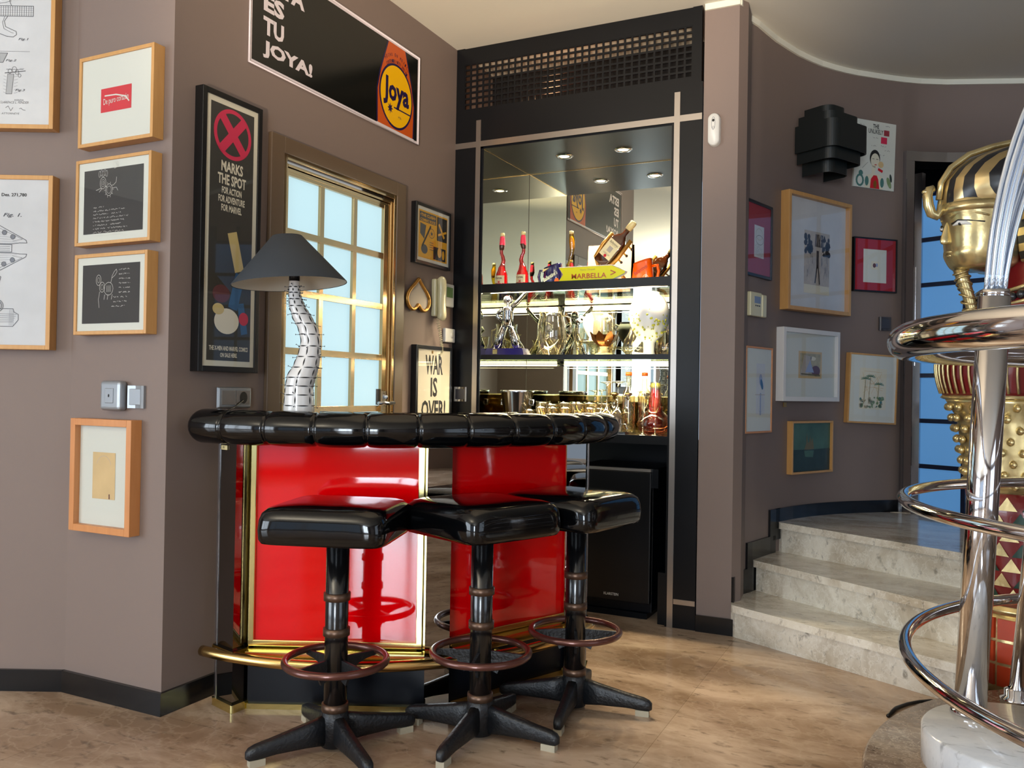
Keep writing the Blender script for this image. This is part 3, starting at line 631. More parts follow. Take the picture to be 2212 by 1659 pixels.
# ---------------------------------------------------------------- fridge
fr = thing('mini_fridge', 'black mini fridge standing in the recess below the niche worktop', 'fridge', (.72, .10, 0))
mb = MB(); mb.box((0, -.0, .03), (.47, .48, .795), 'black_satin'); mb.build('body', fr, bevel=.004)
mb = MB(); mb.box((0, -.045, .085), (.47, -.004, .785), 'black_lacquer'); dr = mb.build('fridge_door', fr, bevel=.006)
mb = MB(); mb.text('KLARSTEIN', 'white_plastic', .02, (.258, .120), w=.082, h=.014, bold=.01, y=-.0462); mb.build('lettering', dr)
mb = MB(); mb.box((0, -.05, .785), (.47, .0, .800), 'brushed'); mb.build('top_trim', fr)
mb = MB(); mb.box((.02, -.02, 0), (.45, .40, .03), 'black_satin'); mb.build('plinth', fr)
mb = MB(); mb.box((.47, -.03, .70), (.505, .0, .80), 'black_satin'); mb.build('hinge', fr)

# ================================================================ left wall: door, frames, sign, small devices
dd = thing('door_1', 'glazed door with brass coloured metal frame', 'door', (0, -1.06, 0), PI/2); dd['kind'] = 'structure'
# local x along +Y world (centre -1.06), local -y out of the wall
mb = MB(); cw = .078
for x0, x1, z0, z1 in ((-.51, -.43, 0, 2.27), (.43, .51, 0, 2.27), (-.43, .43, 2.20, 2.27)): mb.box((x0, -.022, z0), (x1, 0, z1), 'casing_brown')
mb.build('casing', dd, bevel=.003)
mb = MB()
def frm(mb, x0, x1, z0, z1, t, y0, y1, k): mb.box((x0, y0, z0), (x0+t, y1, z1), k); mb.box((x1-t, y0, z0), (x1, y1, z1), k); mb.box((x0+t, y0, z1-t), (x1-t, y1, z1), k)
frm(mb, -.43, .43, 0, 2.20, .022, -.018, .05, 'door_metal'); frm(mb, -.405, .405, 0, 2.165, .012, -.008, .04, 'door_metal'); mb.build('door_frame', dd, bevel=.002)
mb = MB(); frm(mb, -.392, .392, .02, 2.150, .014, .0, .04, 'door_metal')
PXL = [(-.383, -.155), (-.126, .095), (.124, .347)]; rows = [2.12-.2585*i for i in range(8)]
mb.box((-.385, .004, .02), (-.383, .04, 2.14), 'door_metal'); mb.box((-.155, .004, .02), (-.126, .036, 2.14), 'door_metal'); mb.box((.095, .004, .02), (.124, .036, 2.14), 'door_metal'); mb.box((.347, .0, .02), (.385, .04, 2.14), 'door_metal')
for i, z in enumerate(rows): mb.box((-.383, .002, z), (.347, .036, z+.030), 'door_metal')
mb.box((-.383, .002, .02), (.347, .036, .31), 'door_metal'); mb.build('door_leaf', dd, bevel=.002)
mb = MB()
for i in range(7):
    for x0, x1 in PXL: mb.box((x0, .018, rows[i+1]+.030), (x1, .026, rows[i]), 'pane_lit')
mb.build('window_pane', dd)
mb = MB(); mb.box((.355, -.004, 1.05), (.385, .0, 1.19), 'steel'); mb.tube([(.37, 0, 1.13), (.37, -.05, 1.13), (.33, -.052, 1.13)], .009, 'steel'); mb.tube([(.385, -.052, 1.130), (.25, -.052, 1.128)], .010, 'steel'); mb.sph((.37, -.012, 1.16), .012, 'steel'); mb.build('door_handle', dd)
mb = MB(); mb.box((.335-.01, .014, 1.12), (.345, .018, 1.20), 'dark_plastic'); mb.build('sticker', dd)
# outdoor brightness behind the frosted panes
l = bpy.data.lights.new('door_daylight', 'AREA'); l.shape = 'RECTANGLE'; l.size = .75; l.size_y = 1.8; l.energy = 2.5; l.color = (.75, .92, 1)
lo = bpy.data.objects.new('door_daylight', l); COL.objects.link(lo); lo.location = (.05, -1.06, 1.3); lo.rotation_euler = (PI/2, 0, PI/2)

def picture(name, label, origin, rz, w_, h_, depth, border, fk, art, matk=None, matw=0, group=None, cat='picture', recess=.006, glass=True, ry=0):
    """wall picture: origin = centre of its back on the wall; moulding, mat board, print, glass"""
    t = thing(name, label, cat, origin, rz, group, ry=ry)
    hw, hh = w_/2, h_/2; m_ = MB(); y0, y1 = -depth, 0
    for x0, x1, z0, z1 in ((-hw, -hw+border, -hh, hh), (hw-border, hw, -hh, hh), (-hw+border, hw-border, -hh, -hh+border), (-hw+border, hw-border, hh-border, hh)): m_.box((x0, y0, z0), (x1, y1, z1), fk)
    m_.build('moulding', t, bevel=.0015)
    iw, ih = hw-border, hh-border; yb = -depth+recess
    if matk:
        m_ = MB(); m_.box((-iw, yb, -ih), (iw, yb+.003, ih), matk); m_.build('mat_board', t)
        m_ = MB(); art(m_, iw-matw, ih-matw, yb-.0008); m_.build('print', t)
    else:
        m_ = MB(); art(m_, iw, ih, yb); m_.build('print', t)
    if glass:
        m_ = MB(); m_.poly([(-iw, -ih), (iw, -ih), (iw, ih), (-iw, ih)], 'glass_pic', -depth+.0022); m_.build('glass_pane', t)
    return t
e = .0006
# -- tall movie-style comic poster (figure left out)
def art_tall(m, a, b, y):
    m.rect(-a, -b, a, b, 'poster_black', y)
    m.disc((0, b-.105), .100, .098, 'pink_red', y-e, 40); m.disc((0, b-.105), .084, .082, 'poster_black', y-2*e, 40)
    m.line([(-.056, b-.044), (.056, b-.166)], .036, 'pink_red', y-3*e); m.line([(.056, b-.044), (-.056, b-.166)], .036, 'pink_red', y-4*e)
    for s_, z, w_, h_ in (('MARKS', b-.235, .115, .042), ('THE SPOT', b-.285, .150, .042), ('FOR ACTION', b-.328, .105, .027), ('FOR ADVENTURE', b-.362, .140, .027), ('FOR MARVEL', b-.396, .108, .027)): m.text(s_, 'cream_print', 1, (.0, z), w=w_, h=h_, bold=.03, y=y-e)
    # loose abstract colour patches in place of the printed figure
    m.line([(.01, b-.50), (.045, b-.62)], .05, 'tan_skin', y-e); m.line([(.05, b-.66), (.02, b-.77)], .05, 'blue_print', y-e)
    m.disc((-.045, b-.73), .045, .035, 'maroon_print', y-e); m.disc((-.015, b-.835), .065, .05, 'cream_print', y-2*e); m.line([(.06, b-.77), (.08, b-.87)], .035, 'blue_print', y-e)
    m.disc((.075, b-.82), .026, .026, 'red_print', y-3*e); m.disc((-.06, b-.79), .03, .022, 'tan_skin', y-3*e)
    m.text('THE X-MEN AND MARVEL COMICS', 'cream_print', 1, (0, -b+.048), w=.205, h=.018, bold=.03, y=y-e); m.text('ON SALE HERE.', 'cream_print', 1, (0, -b+.022), w=.09, h=.017, bold=.03, y=y-e)
picture('framed_poster', 'tall narrow black framed comic poster with a red crossed circle', (0, -1.808, 1.794), PI/2, .318, 1.077, .042, .022, 'black_frame', lambda m, a, b, y: art_tall(m, a, b, y), 'paper_cream', .022, cat='poster')
# -- band poster
def art_clash(m, a, b, y):
    m.rect(-a, -b, a, b, 'yellow_print', y); m.rect(-a*.96, b*.52, a*.20, b*.93, 'ink_dark', y-e); m.rect(a*.26, -b*.1, a*.97, b*.93, 'ink_black', y-e); m.rect(a*.02, -b*.95, a*.9, -b*.4, 'ink_black', y-e)
    m.text('\u2022THE CLASH\u2022', 'yellow_print', 1, (-a*.38, b*.80), w=a*1.05, h=b*.13, bold=.03, y=y-2*e); m.text('COMBAT ROCK', 'yellow_print', 1, (-a*.38, b*.60), w=a*1.05, h=b*.12, bold=.03, y=y-2*e)
    m.poly([(-a*.9, b*.45), (-a*.5, b*.40), (-a*.62, -b*.2), (-a*.9, 0)], 'ink_dark', y-e); m.oval((-a*.12, b*.12), a*.2, b*.2, .003, 'ink_dark', y-e); m.text('\u2605', 'ink_dark', 1, (-a*.12, b*.12), w=a*.22, h=b*.22, y=y-2*e)
    m.line([(-a*.75, -b*.5), (-a*.2, b*.4)], .012, 'ink_black', y-2*e); m.line([(a*.4, b*.6), (a*.75, b*.1)], .016, 'yellow_print', y-2*e); m.line([(a*.35, b*.15), (a*.9, b*.35)], .012, 'yellow_print', y-2*e); m.disc((a*.45, -b*.6), a*.14, b*.22, 'yellow_print', y-2*e); m.disc((a*.72, -b*.68), a*.09, b*.2, 'yellow_print', y-2*e); m.disc((-a*.6, -b*.62), a*.22, b*.2, 'ink_dark', y-e)
    for i in range(4): m.line([(-a*.25, -b*(.28+i*.1)), (a*.0, -b*(.28+i*.1))], .003, 'ink_dark', y-2*e)
picture('framed_poster', 'small square black framed yellow band poster right of the glazed door', (0, -.280, 2.046), PI/2, .372, .328, .032, .017, 'black_frame', art_clash, 'paper', .018, cat='poster')
def art_war(m, a, b, y):
    m.rect(-a, -b, a, b, 'paper_cream', y)
    for s_, z, w_ in (('WAR', b-.085, .185), ('IS', b-.208, .072), ('OVER!', b-.333, .255)): m.text(s_, 'ink_black', 1, (0.0, z), w=w_, h=.108, bold=.03, y=y-e)
    m.rect(-.03, b-.022, -.012, b-.006, 'gold_frame', y-e)
picture('framed_poster', 'black framed WAR IS OVER! poster below the intercom, partly behind the bar', (0, -.250, 1.183), PI/2, .385, .52, .036, .020, 'black_frame', art_war, cat='poster')
# -- enamel sign
sg = thing('enamel_sign', 'large black enamel advertising sign with a yellow oval, above the door', 'sign', (0, -1.060, 2.756), PI/2)
hw, hh = .638, .235
mb = MB(); mb.box((-hw, -.006, -hh), (hw, -.001, hh), 'enamel_white'); mb.box((-hw+.015, -.0075, -hh+.015), (hw-.015, -.006, hh-.015), 'enamel_black'); mb.build('plate', sg, bevel=.002)
mb = MB()
mb.tube([(-hw, -.007, -hh), (hw, -.007, -hh), (hw, -.007, hh), (-hw, -.007, hh)], .005, 'enamel_white', seg=8, closed=True); mb.build('rolled_rim', sg)
m = MB(); y = -.0082
for s_, z, w_ in (('ESTA', .135, .255), ('ES', .042, .125), ('TU', -.055, .125), ('JOYA!', -.152, .315)): m.text(s_, 'enamel_white', 1, (-.56+w_/2, z), w=w_, h=.075, bold=.045, y=y)
m.build('lettering', sg)
m = MB(); bx = .42
m.poly([(bx-.085, hh-.016), (bx+.085, hh-.016), (bx+.15, .05), (bx+.175, -.05), (bx+.17, -hh+.016), (bx-.17, -hh+.016), (bx-.175, -.05), (bx-.15, .05)], 'enamel_navy', y)
m.poly([(bx-.075, hh-.016), (bx+.075, hh-.016), (bx+.14, .05), (bx+.165, -.05), (bx+.16, -hh+.016), (bx-.16, -hh+.016), (bx-.165, -.05), (bx-.14, .05)], 'enamel_orange', y-e)
m.disc((bx, -.045), .153, .168, 'enamel_navy', y-2*e, 48); m.disc((bx, -.045), .142, .156, 'enamel_yellow', y-3*e, 48)
m.rect(bx-.17, -hh, bx+.17, -hh+.0155, 'enamel_white', y-4*e)
m.text('Joya', 'enamel_navy', 1, (bx+.0, -.035), w=.235, h=.150, bold=.035, y=y-4*e, rot=.0)
m.line([(bx+.13, -.105), (bx-.02, -.105)], .007, 'enamel_navy', y-4*e)
m.poly([(bx-.055+(.026 if i % 2 == 0 else .012)*math.cos(i*PI/8), -.118+(.030 if i % 2 == 0 else .013)*math.sin(i*PI/8)) for i in range(16)], 'enamel_navy', y-4*e)
m.text('M.R.', 'enamel_navy', 1, (bx+.035, -.145), w=.03, h=.012, y=y-4*e)
for j, (s_, r0) in enumerate((('HECHO EN MEXICO', .222), ('CONTENIDO NETO 295 ml', .190))):
    n_ = len(s_)
    for i, ch in enumerate(s_):
        if ch == ' ': continue
        a_ = PI/2+.62-(1.24)*i/(n_-1); m.text(ch, 'enamel_navy', 1, (bx+r0*.82*math.cos(a_), -.055+r0*1.0*math.sin(a_)), w=.009, h=.016, y=y-3*e, rot=a_-PI/2)
m.build('bottle_emblem', sg)
# -- heart shaped wall ornament
hp = thing('heart_dish', 'gold rimmed upside-down heart ornament hanging left of the intercom', 'wall ornament', (0, -.404, 1.70), PI/2)
def heart(s_, n_=60): return [(s_*.082*(math.sin(2*PI*i/n_)**3*.7+math.sin(2*PI*i/n_)*.3), -s_*(.0045*(13*math.cos(2*PI*i/n_)-3.6*math.cos(4*PI*i/n_)-1.6*math.cos(6*PI*i/n_)-math.cos(8*PI*i/n_)))) for i in range(n_)]
mb = MB(); H_ = heart(1.30); mb.add([(x, -.012, z+.0) for x, z in H_], [tuple(range(len(H_)))], 'linen'); mb.build('inner_panel', hp)
mb = MB(); mb.tube([(x, -.016, z) for x, z in heart(1.36)], .010, 'gold_frame', seg=10, closed=True); mb.build('rim', hp)
# -- intercom
ic = thing('intercom_handset', 'cream wall intercom handset with coiled cord', 'intercom', (0, -.212, 1.71), PI/2)
mb = MB(); mb.box((-.038, -.030, -.10), (.050, 0, .110), 'cream_plastic'); mb.build('base', ic, bevel=.008)
mb = MB(); P = [(.0, -.034, .115), (.0, -.050, .105), (.0, -.050, .05), (.0, -.046, 0), (.0, -.050, -.06), (.0, -.056, -.100), (.0, -.036, -.115)]
mb.tube(P, lambda t: .027+.006*abs(2*t-1), 'cream_plastic', seg=14, flat=.8); mb.build('handset', ic, sub=1)
mb = MB(); cpts = []
def cordp(t): # centre line
    return Vector((-.015+.055*math.sin(t*2.6), -.03, -.11-.20*math.sin(min(1, t*1.05)*PI/2)))
for i in range(360):
    t = i/359; c_ = cordp(t); ph = t*2*PI*26; cpts.append((c_.x+.008*math.cos(ph), c_.y+.008*math.sin(ph), c_.z))
mb.tube(cpts, .0017, 'cord_cream', seg=5); mb.build('coiled_cord', ic)
th = thing('thermostat', 'white wall thermostat with green display right of the intercom', 'thermostat', (0, -.083, 1.744), PI/2)
mb = MB(); mb.box((-.056, -.022, -.066), (.056, 0, .066), 'white_plastic'); mb.build('case', th, bevel=.006)
mb = MB(); mb.box((-.030, -.0235, -.012), (.038, -.0222, .046), 'lcd'); mb.build('display', th)
dl = thing('dial_thermostat', 'small white box with a round dial beneath the thermostat', 'thermostat', (0, -.062, 1.515), PI/2)
mb = MB(); mb.box((-.055, -.022, -.04), (.055, 0, .04), 'white_plastic'); mb.build('case', dl, bevel=.005)
mb = MB(); mb.lathe([(0, .0), (.017, 0), (.018, -.008), (.0, -.009)], 'white_plastic', 24, T=Matrix.Translation((.015, -.024, .002)) @ rotm(rx=-PI/2) @ Matrix.Scale(-1, 4, (0, 0, 1))); mb.build('dial', dl)
# -- sockets and switches
sk = thing('double_socket', 'steel double wall plate with a round black socket, below the tall poster', 'wall socket', (0, -1.742, 1.156), PI/2)
mb = MB(); mb.add([(-.09, -.003, -.042), (.09, -.003, -.042), (.09, -.003, .042), (-.09, -.003, .042), (-.085, -.014, -.038), (.085, -.014, -.038), (.085, -.014, .038), (-.085, -.014, .038)], [(4, 5, 6, 7), (0, 1, 5, 4), (1, 2, 6, 5), (2, 3, 7, 6), (3, 0, 4, 7)], 'silver_plastic'); mb.build('plate', sk, bevel=.003)
mb = MB(); mb.box((-.075, -.017, -.028), (-.003, -.013, .028), 'steel_plate'); mb.build('rocker', sk)
mb = MB(); mb.box((.003, -.016, -.028), (.078, -.013, .028), 'steel_plate'); mb.disc((.042, 0), .021, .024, 'ink_black', -.0165); mb.build('round_socket', sk)
pw = thing('plug_in_device', 'grey square plug-in device on the front left wall', 'plug-in device', (-.258, -2.07, 1.158))
mb = MB(); mb.box((-.056, -.038, -.056), (.056, 0, .056), 'silver_plastic'); mb.build('case', pw, bevel=.014, bseg=4)
mb = MB(); mb.box((-.022, -.041, -.028), (.022, -.037, .028), 'silver_plastic'); mb.disc((0, 0), .004, .006, 'ink_black', -.0415); mb.build('centre_button', pw, bevel=.003)
sw = thing('light_switch', 'grey curved wall switch beside the square plug-in device', 'light switch', (-.152, -2.07, 1.155))
def switchplate(t, k1, k2):
    m_ = MB(); P = [(-.042, .0), (-.042, -.010), (-.036, -.016), (-.02, -.012), (0, -.010), (.02, -.012), (.036, -.016), (.042, -.01), (.042, 0)]
    m_.add([(x, y, -.042) for x, y in P]+[(x, y, .042) for x, y in P], [(i, i+1, len(P)+i+1, len(P)+i) for i in range(len(P)-1)]+[tuple(range(len(P)-1, -1, -1)), tuple(range(len(P), 2*len(P)))], k1); m_.build('plate', t)
    m_ = MB(); m_.box((-.030, -.0145, -.030), (.030, -.009, .030), k2); m_.build('rocker', t, bevel=.002)
switchplate(sw, 'silver_plastic', 'silver_plastic')
s2 = thing('light_switch', 'dark switch on the black niche surround beside the poster', 'light switch', (.064, -.004, 1.178)); switchplate(s2, 'steel_plate', 'dark_plastic')
# -- motion detector
md = thing('motion_detector', 'white oval alarm detector high on the pale pilaster', 'alarm detector', (1.512, 0, 2.537))
mb = MB(); P = []
for i in range(32):
    a_ = 2*PI*i/32; P.append((.030*math.cos(a_), .052*math.copysign(1, math.sin(a_))+.030*math.sin(a_)))
mb.add([(x, 0, z) for x, z in P]+[(x, -.03, z) for x, z in P]+[(x*.85, -.042, z*.93) for x, z in P], [(i, (i+1) % 32, 32+(i+1) % 32, 32+i) for i in range(32)]+[(32+i, 32+(i+1) % 32, 64+(i+1) % 32, 64+i) for i in range(32)]+[tuple(range(64, 96))], 'white_plastic', True); mb.build('case', md)
mb = MB(); mb.oval((0, .028), .009, .032, .002, 'ink_grey', -.0425); mb.disc((0, .043), .006, .007, 'ink_black', -.043); mb.oval((0, .008), .005, .005, .0015, 'ink_grey', -.043); mb.build('sensor_face', md)

# -- four wood framed pictures on the front-left wall
def art_red(m, a, b, y):
    m.rect(-a, -b, a, b, 'paper_white', y); m.rect(-.082, -.050, .082, .040, 'red_print', y-e)
    m.text('De puro coraz\u00f3n', 'paper_white', 1, (0, -.010), w=.135, h=.030, y=y-2*e, rot=.06); m.line([(-.06, .012), (.0, .010), (.05, -.002), (.07, -.022)], .005, 'paper_white', y-2*e)
picture('framed_print', 'wood framed white print with a small red rectangle, topmost in the column', (-.247, -2.07, 2.275), 0, .402, .345, .050, .014, 'oak', art_red)
def art_bird(m, a, b, y):
    m.rect(-a, -b, a, b, 'slate', y); k = 'chalk'
    m.oval((-.055, .068), .016, .022, .0014, k, y-e); m.oval((-.055, .068), .009, .014, .001, k, y-e); m.oval((-.055, .068), .004, .006, .001, k, y-e)
    m.line([(-.064, .05), (-.092, .043)], .0016, k, y-e); m.line([(-.06, .048), (-.075, .035)], .0016, k, y-e)
    for i in range(5): m.oval((-.055+.012*(i-2)*.8, .103+.004*(i % 2)), .005, .012, .001, k, y-e, 12)
    m.oval((-.022, .04), .018, .022, .0014, k, y-e); m.oval((-.022, .04), .012, .014, .001, k, y-e)
    for i in range(10): a_ = i*.63; m.line([(-.022+.019*math.cos(a_), .04+.023*math.sin(a_)), (-.022+.025*math.cos(a_), .04+.030*math.sin(a_))], .0012, k, y-e)
    m.line([(-.004, .045), (.018, .046), (.026, .034)], .0014, k, y-e); m.line([(0, .055), (.016, .066), (.018, .085)], .0014, k, y-e); m.line([(-.042, .055), (-.03, .05)], .0014, k, y-e)
    m.line([(.006, .118), (-.002, .135), (.006, .143), (.013, .138), (.022, .143), (.028, .132), (.02, .122), (.006, .118)], .0012, k, y-e); m.oval((.016, .13), .004, .004, .001, k, y-e, 10)
    for i in range(9): m.scrawl(-.105, -.022-.0135*i, .06+.14*((i*37) % 10)/10 if i == 0 else .19-.02*(i % 3), .0055, .0010, k, y-e, 11+i)
picture('framed_print', 'wood framed black drawing of a flower bird, second in the column', (-.252, -2.07, 1.890), 0, .405, .328, .050, .013, 'oak', art_bird, 'paper_white', .030)
def art_turtle(m, a, b, y):
    m.rect(-a, -b, a, b, 'slate', y); k = 'chalk'
    m.oval((-.065, .052), .013, .020, .0014, k, y-e); m.oval((-.065, .052), .006, .010, .001, k, y-e); m.oval((-.045, .025), .014, .019, .0014, k, y-e); m.oval((-.045, .025), .007, .010, .001, k, y-e)
    m.oval((-.010, .018), .024, .024, .0014, k, y-e)
    for i in range(4): m.line([(-.02+.007*i, .03), (-.02+.007*i, .006)], .0012, k, y-e)
    m.line([(.002, .04), (.008, .065), (.018, .08)], .0014, k, y-e); m.oval((.026, .083), .008, .014, .0014, k, y-e, rot=0) if False else m.line([(.018, .08), (.03, .09), (.034, .08), (.024, .068), (.008, .058)], .0014, k, y-e)
    m.line([(-.058, .008), (-.064, -.02), (-.060, -.052)], .0014, k, y-e)
    for x in (-.03, -.012, .01): m.line([(x, -.004), (x-.004, -.022)], .0016, k, y-e)
    for i in range(9): m.scrawl(.045-.028*(i > 5)-.01*(i > 7), .088-.017*i, .06+.012*(i > 5), .0055, .0011, k, y-e, 31+i)
picture('framed_print', 'wood framed black drawing of a tortoise-like creature, third in the column', (-.255, -2.07, 1.540), 0, .392, .306, .050, .014, 'oak', art_turtle, 'paper_white', .028)
def art_tan(m, a, b, y):
    m.rect(-.065, -.088, .058, .088, 'paper_tan', y-.001)
    m.oval((-.004, .03), .04, .045, .0015, 'sepia', y-.0016, 24, .3, 2.8); m.rect(.026, -.086, .031, -.068, 'maroon_print', y-.0018)
picture('framed_print', 'wood framed pale mount with a small tan sheet, lowest in the column', (-.292, -2.07, .855), 0, .330, .428, .048, .026, 'oak2', lambda m, a, b, y: (m.rect(-a, -b, a, b, 'paper_white', y), art_tan(m, a, b, y)), 'paper_white', .004, recess=.025)
# -- two big prints on the far-left wall
def fpt(u_, z): p = FLP+FLD*u_; return (p.x, p.y, z)
def PXY(cz, z0, y0, kz):   # position on the print from its distance to the visible right edge
    return lambda x, y: (.128+.00172*x, z0-kz*(y-y0)-cz)
def art_guitar(m, a, b, y):
    m.rect(-a, -b, a, b, 'paper_grey', y); k = 'ink_dark'; Q = PXY(2.54, 2.69, 0, .001805); L = lambda pts, w=.0022, kk=k: m.line([Q(*p) for p in pts], w, kk, y-e)
    L([(-40, 15), (78, 15), (78, 37), (-40, 37)]); 
    for i in range(16): L([(78-i*5.2, 15), (78-i*5.2, 37)], .0014)
    for i in range(4): L([(-30, 19+i*5), (78, 19+i*5)], .0008, 'ink_grey')
    L([(20, 38), (13, 48), (16, 60), (30, 66), (40, 70), (41, 77), (34, 82), (20, 81), (0, 74), (-40, 55)]); L([(14, 38), (9, 50), (12, 64), (28, 72), (34, 74)], .0014); L([(28, 14), (24, 4), (30, -8), (40, -16)]); L([(0, 10), (14, 8), (28, 4)], .0016)
    m.text('Fig.1', k, 1, Q(57, 87), w=.040, h=.011, shear=.3, bold=.02, y=y-e); L([(-30, 113), (72, 113)], .0012)
    m.poly([Q(-40, 116), Q(22, 117), Q(12, 137), Q(-40, 138)], 'ink_mid', y-e); L([(-40, 116), (22, 117), (12, 137), (-40, 138)]); m.text('Fig.2', k, 1, Q(30, 133), w=.042, h=.010, shear=.3, bold=.02, y=y-e)
    m.poly([Q(23, 162), Q(37, 162), Q(33, 205), Q(20, 205)], 'ink_mid', y-e); L([(23, 162), (37, 162), (33, 205), (20, 205), (23, 162)], .0016); L([(17, 160), (63, 155)], .003); L([(20, 152), (58, 152)], .0016)
    for c_, r_ in (((38, 152), 5), ((50, 165), 3), ((44, 158), 4), ((28, 156), 4)): p = Q(*c_); m.oval(p, r_*.0018, r_*.0022, .0016, k, y-e, 12)
    for i in range(6): L([(38, 168+i*7), (46, 166+i*7)], .001, 'ink_grey'); L([(14, 166+i*7), (20, 168+i*7)], .001, 'ink_grey')
    L([(60, 150), (50, 150)], .001); m.text('Fig.3', k, 1, Q(52, 197), w=.038, h=.011, shear=.3, bold=.02, y=y-e)
    m.text('INVENTOR', k, 1, Q(50, 218), w=.036, h=.006, y=y-e); m.text('CLARENCE L. FENDER', k, 1, Q(39, 223), w=.112, h=.009, shear=.3, y=y-e); p = Q(20, 236); m.scrawl(p[0], p[1], .082, .020, .0018, k, y-e, 5); m.text('ATTORNEYS', k, 1, Q(31, 247), w=.07, h=.007, shear=.3, y=y-e)
picture('framed_patent_print', 'large wood framed guitar patent drawing, upper one at the far left', fpt(-.415, 2.54), A0, .70, .71, .05, .017, 'oak', art_guitar, cat='framed print')
def art_ship(m, a, b, y):
    # a plain generic machine drawing of the same size and tone
    m.rect(-a, -b, a, b, 'paper_grey', y); k = 'ink_dark'; Q = PXY(1.667, 2.003, 381, .0018); L = lambda pts, w=.0022, kk=k: m.line([Q(*p) for p in pts], w, kk, y-e)
    m.text('Des. 271,780', 'ink_black', 1, Q(41, 423), w=.098, h=.015, bold=.03, y=y-e); m.text('Fig. 1.', k, 1, Q(38, 467), w=.072, h=.018, shear=.3, bold=.02, y=y-e)
    for s_ in (1, -1):
        Y_ = lambda v: 538-s_*v
        L([(-30, Y_(52)), (4, Y_(52)), (70, Y_(18)), (72, Y_(12)), (56, Y_(12)), (40, Y_(10)), (-30, Y_(10))]); L([(-20, Y_(46)), (3, Y_(46)), (62, Y_(20)), (40, Y_(16))], .0012)
        for c_, r_ in (((21, 34), 5), ((40, 25), 5)): p = Q(c_[0], Y_(c_[1])); m.disc(p, r_*.0018, r_*.0018, 'ink_grey', y-e, 16); m.oval(p, r_*.0018, r_*.0018, .0014, k, y-2*e, 16)
        for i in range(5): L([(-20, Y_(40-i*6)), (18+i*8, Y_(34-i*5))], .0009, 'ink_grey')
    L([(-30, 530), (38, 530), (38, 546), (-30, 546)])
    for i in range(3): L([(-30, 534+i*4), (34, 534+i*4)], .0011)
    m.poly([Q(-30, 594), Q(8, 594), Q(15, 600), Q(12, 612), Q(-30, 616)], 'ink_mid', y-e); L([(-30, 594), (8, 594), (15, 600), (12, 612), (-30, 616)])
    p = Q(9, 662)
    for r_ in (.022, .016, .006): m.oval(p, r_, r_*1.05, .002, k, y-e, 24)
    for i in range(18): c_, s1 = math.cos(i*PI/9), math.sin(i*PI/9); m.line([(p[0]+.008*c_, p[1]+.008*s1), (p[0]+.021*c_, p[1]+.021*s1)], .0012, k, y-e)
    L([(-30, 672), (25, 668), (44, 668), (46, 675), (56, 680), (56, 692), (44, 706), (-30, 706)])
    for i in range(5): L([(-30, 678+i*5), (52-i*2, 680+i*4)], .0012)
    for i in range(4): L([(36+i*3, 670), (36+i*3, 704)], .0009, 'ink_grey')
picture('framed_patent_print', 'large wood framed design drawing Des. 271,780, lower one at the far left', fpt(-.410, 1.667), A0, .70, .675, .05, .017, 'oak', art_ship, cat='framed print')
CABLE = [(2.375, -.809, .007), (2.399, -.706, .007), (2.438, -.635, .007), (2.479, -.585, .007), (2.523, -.548, .007), (2.60, -.58, .007), (2.68, -.60, .007)]
# ================================================================ pictures on the curved wall
def onwall(name, label, L, Rr, z0, z1, depth, border, fk, art, matk=None, matw=0, cat='picture', **kw):
    L = Vector(L); Rr = Vector(Rr); d = (Rr-L); wd = d.length; rz = math.atan2(d.y, d.x); c = (L+Rr)/2; n_ = Vector((-math.sin(rz), math.cos(rz)))*depth
    c = c+n_
    return picture(name, label, (c.x, c.y, (z0+z1)/2), rz, wd, z1-z0, depth, border, fk, art, matk, matw, cat=cat, **kw)
def art_redbig(m, a, b, y):
    m.rect(-a, -b, a, b, 'mat_wine', y); m.rect(-.058, -.095, .058, .075, 'paper_grey', y-e); m.oval((0, .03), .04, .03, .002, 'olive_print', y-2*e); m.oval((.005, .0), .045, .025, .002, 'sepia_dark', y-2*e)
    for i in range(6): m.scrawl(-.05, -.03-.01*i, .09, .01, .0015, 'ink_mid', y-2*e, 50+i)
onwall('framed_picture', 'black framed picture with a wine red mount, at the near end of the curved wall', (1.645, 0.179), (1.727, 0.479), 1.828, 2.228, .032, .016, 'black_frame', art_redbig)
def art_photo(m, a, b, y):
    m.rect(-a, -b, a, b, 'paper_grey', y); w_, h0, h1 = .125, -.225, .135
    m.rect(-w_, h0, w_, h1, 'sepia', y-e); rd = random.Random(4)
    for s_ in (-1, 1):
        for i in range(26): m.disc((s_*(.055+rd.uniform(0, .065)), .055+rd.uniform(-.05, .05)), rd.uniform(.008, .018), rd.uniform(.008, .018), 'sepia_dark', y-2*e, 9)
    for i in range(14): x = -.02+i*.006; m.line([(x, .05), (x+rd.uniform(-.015, .02), .12)], .005, 'sepia_dark', y-2.5*e)
    for i in range(70): x = rd.uniform(-w_, w_); z = rd.uniform(-.14, 0); m.line([(x, z), (x+rd.uniform(-.004, .004), z+.04)], .0015, 'ink_grey' if i % 3 else 'sepia_dark', y-2*e)
    m.line([(.005, .02), (.005, -.07)], .022, 'sepia_dark', y-3*e); m.line([(0, -.06), (-.018, -.16)], .010, 'sepia_dark', y-3*e); m.line([(.01, -.06), (.026, -.165)], .010, 'sepia_dark', y-3*e); m.rect(-w_, h0, w_, -.175, 'paper_cream', y-1.5*e)
onwall('framed_photograph', 'large deep wood framed sepia photograph of a figure among plants', (1.796, 0.598), (2.08, 1.153), 1.684, 2.352, .060, .022, 'oak', art_photo, recess=.030, cat='framed photograph')
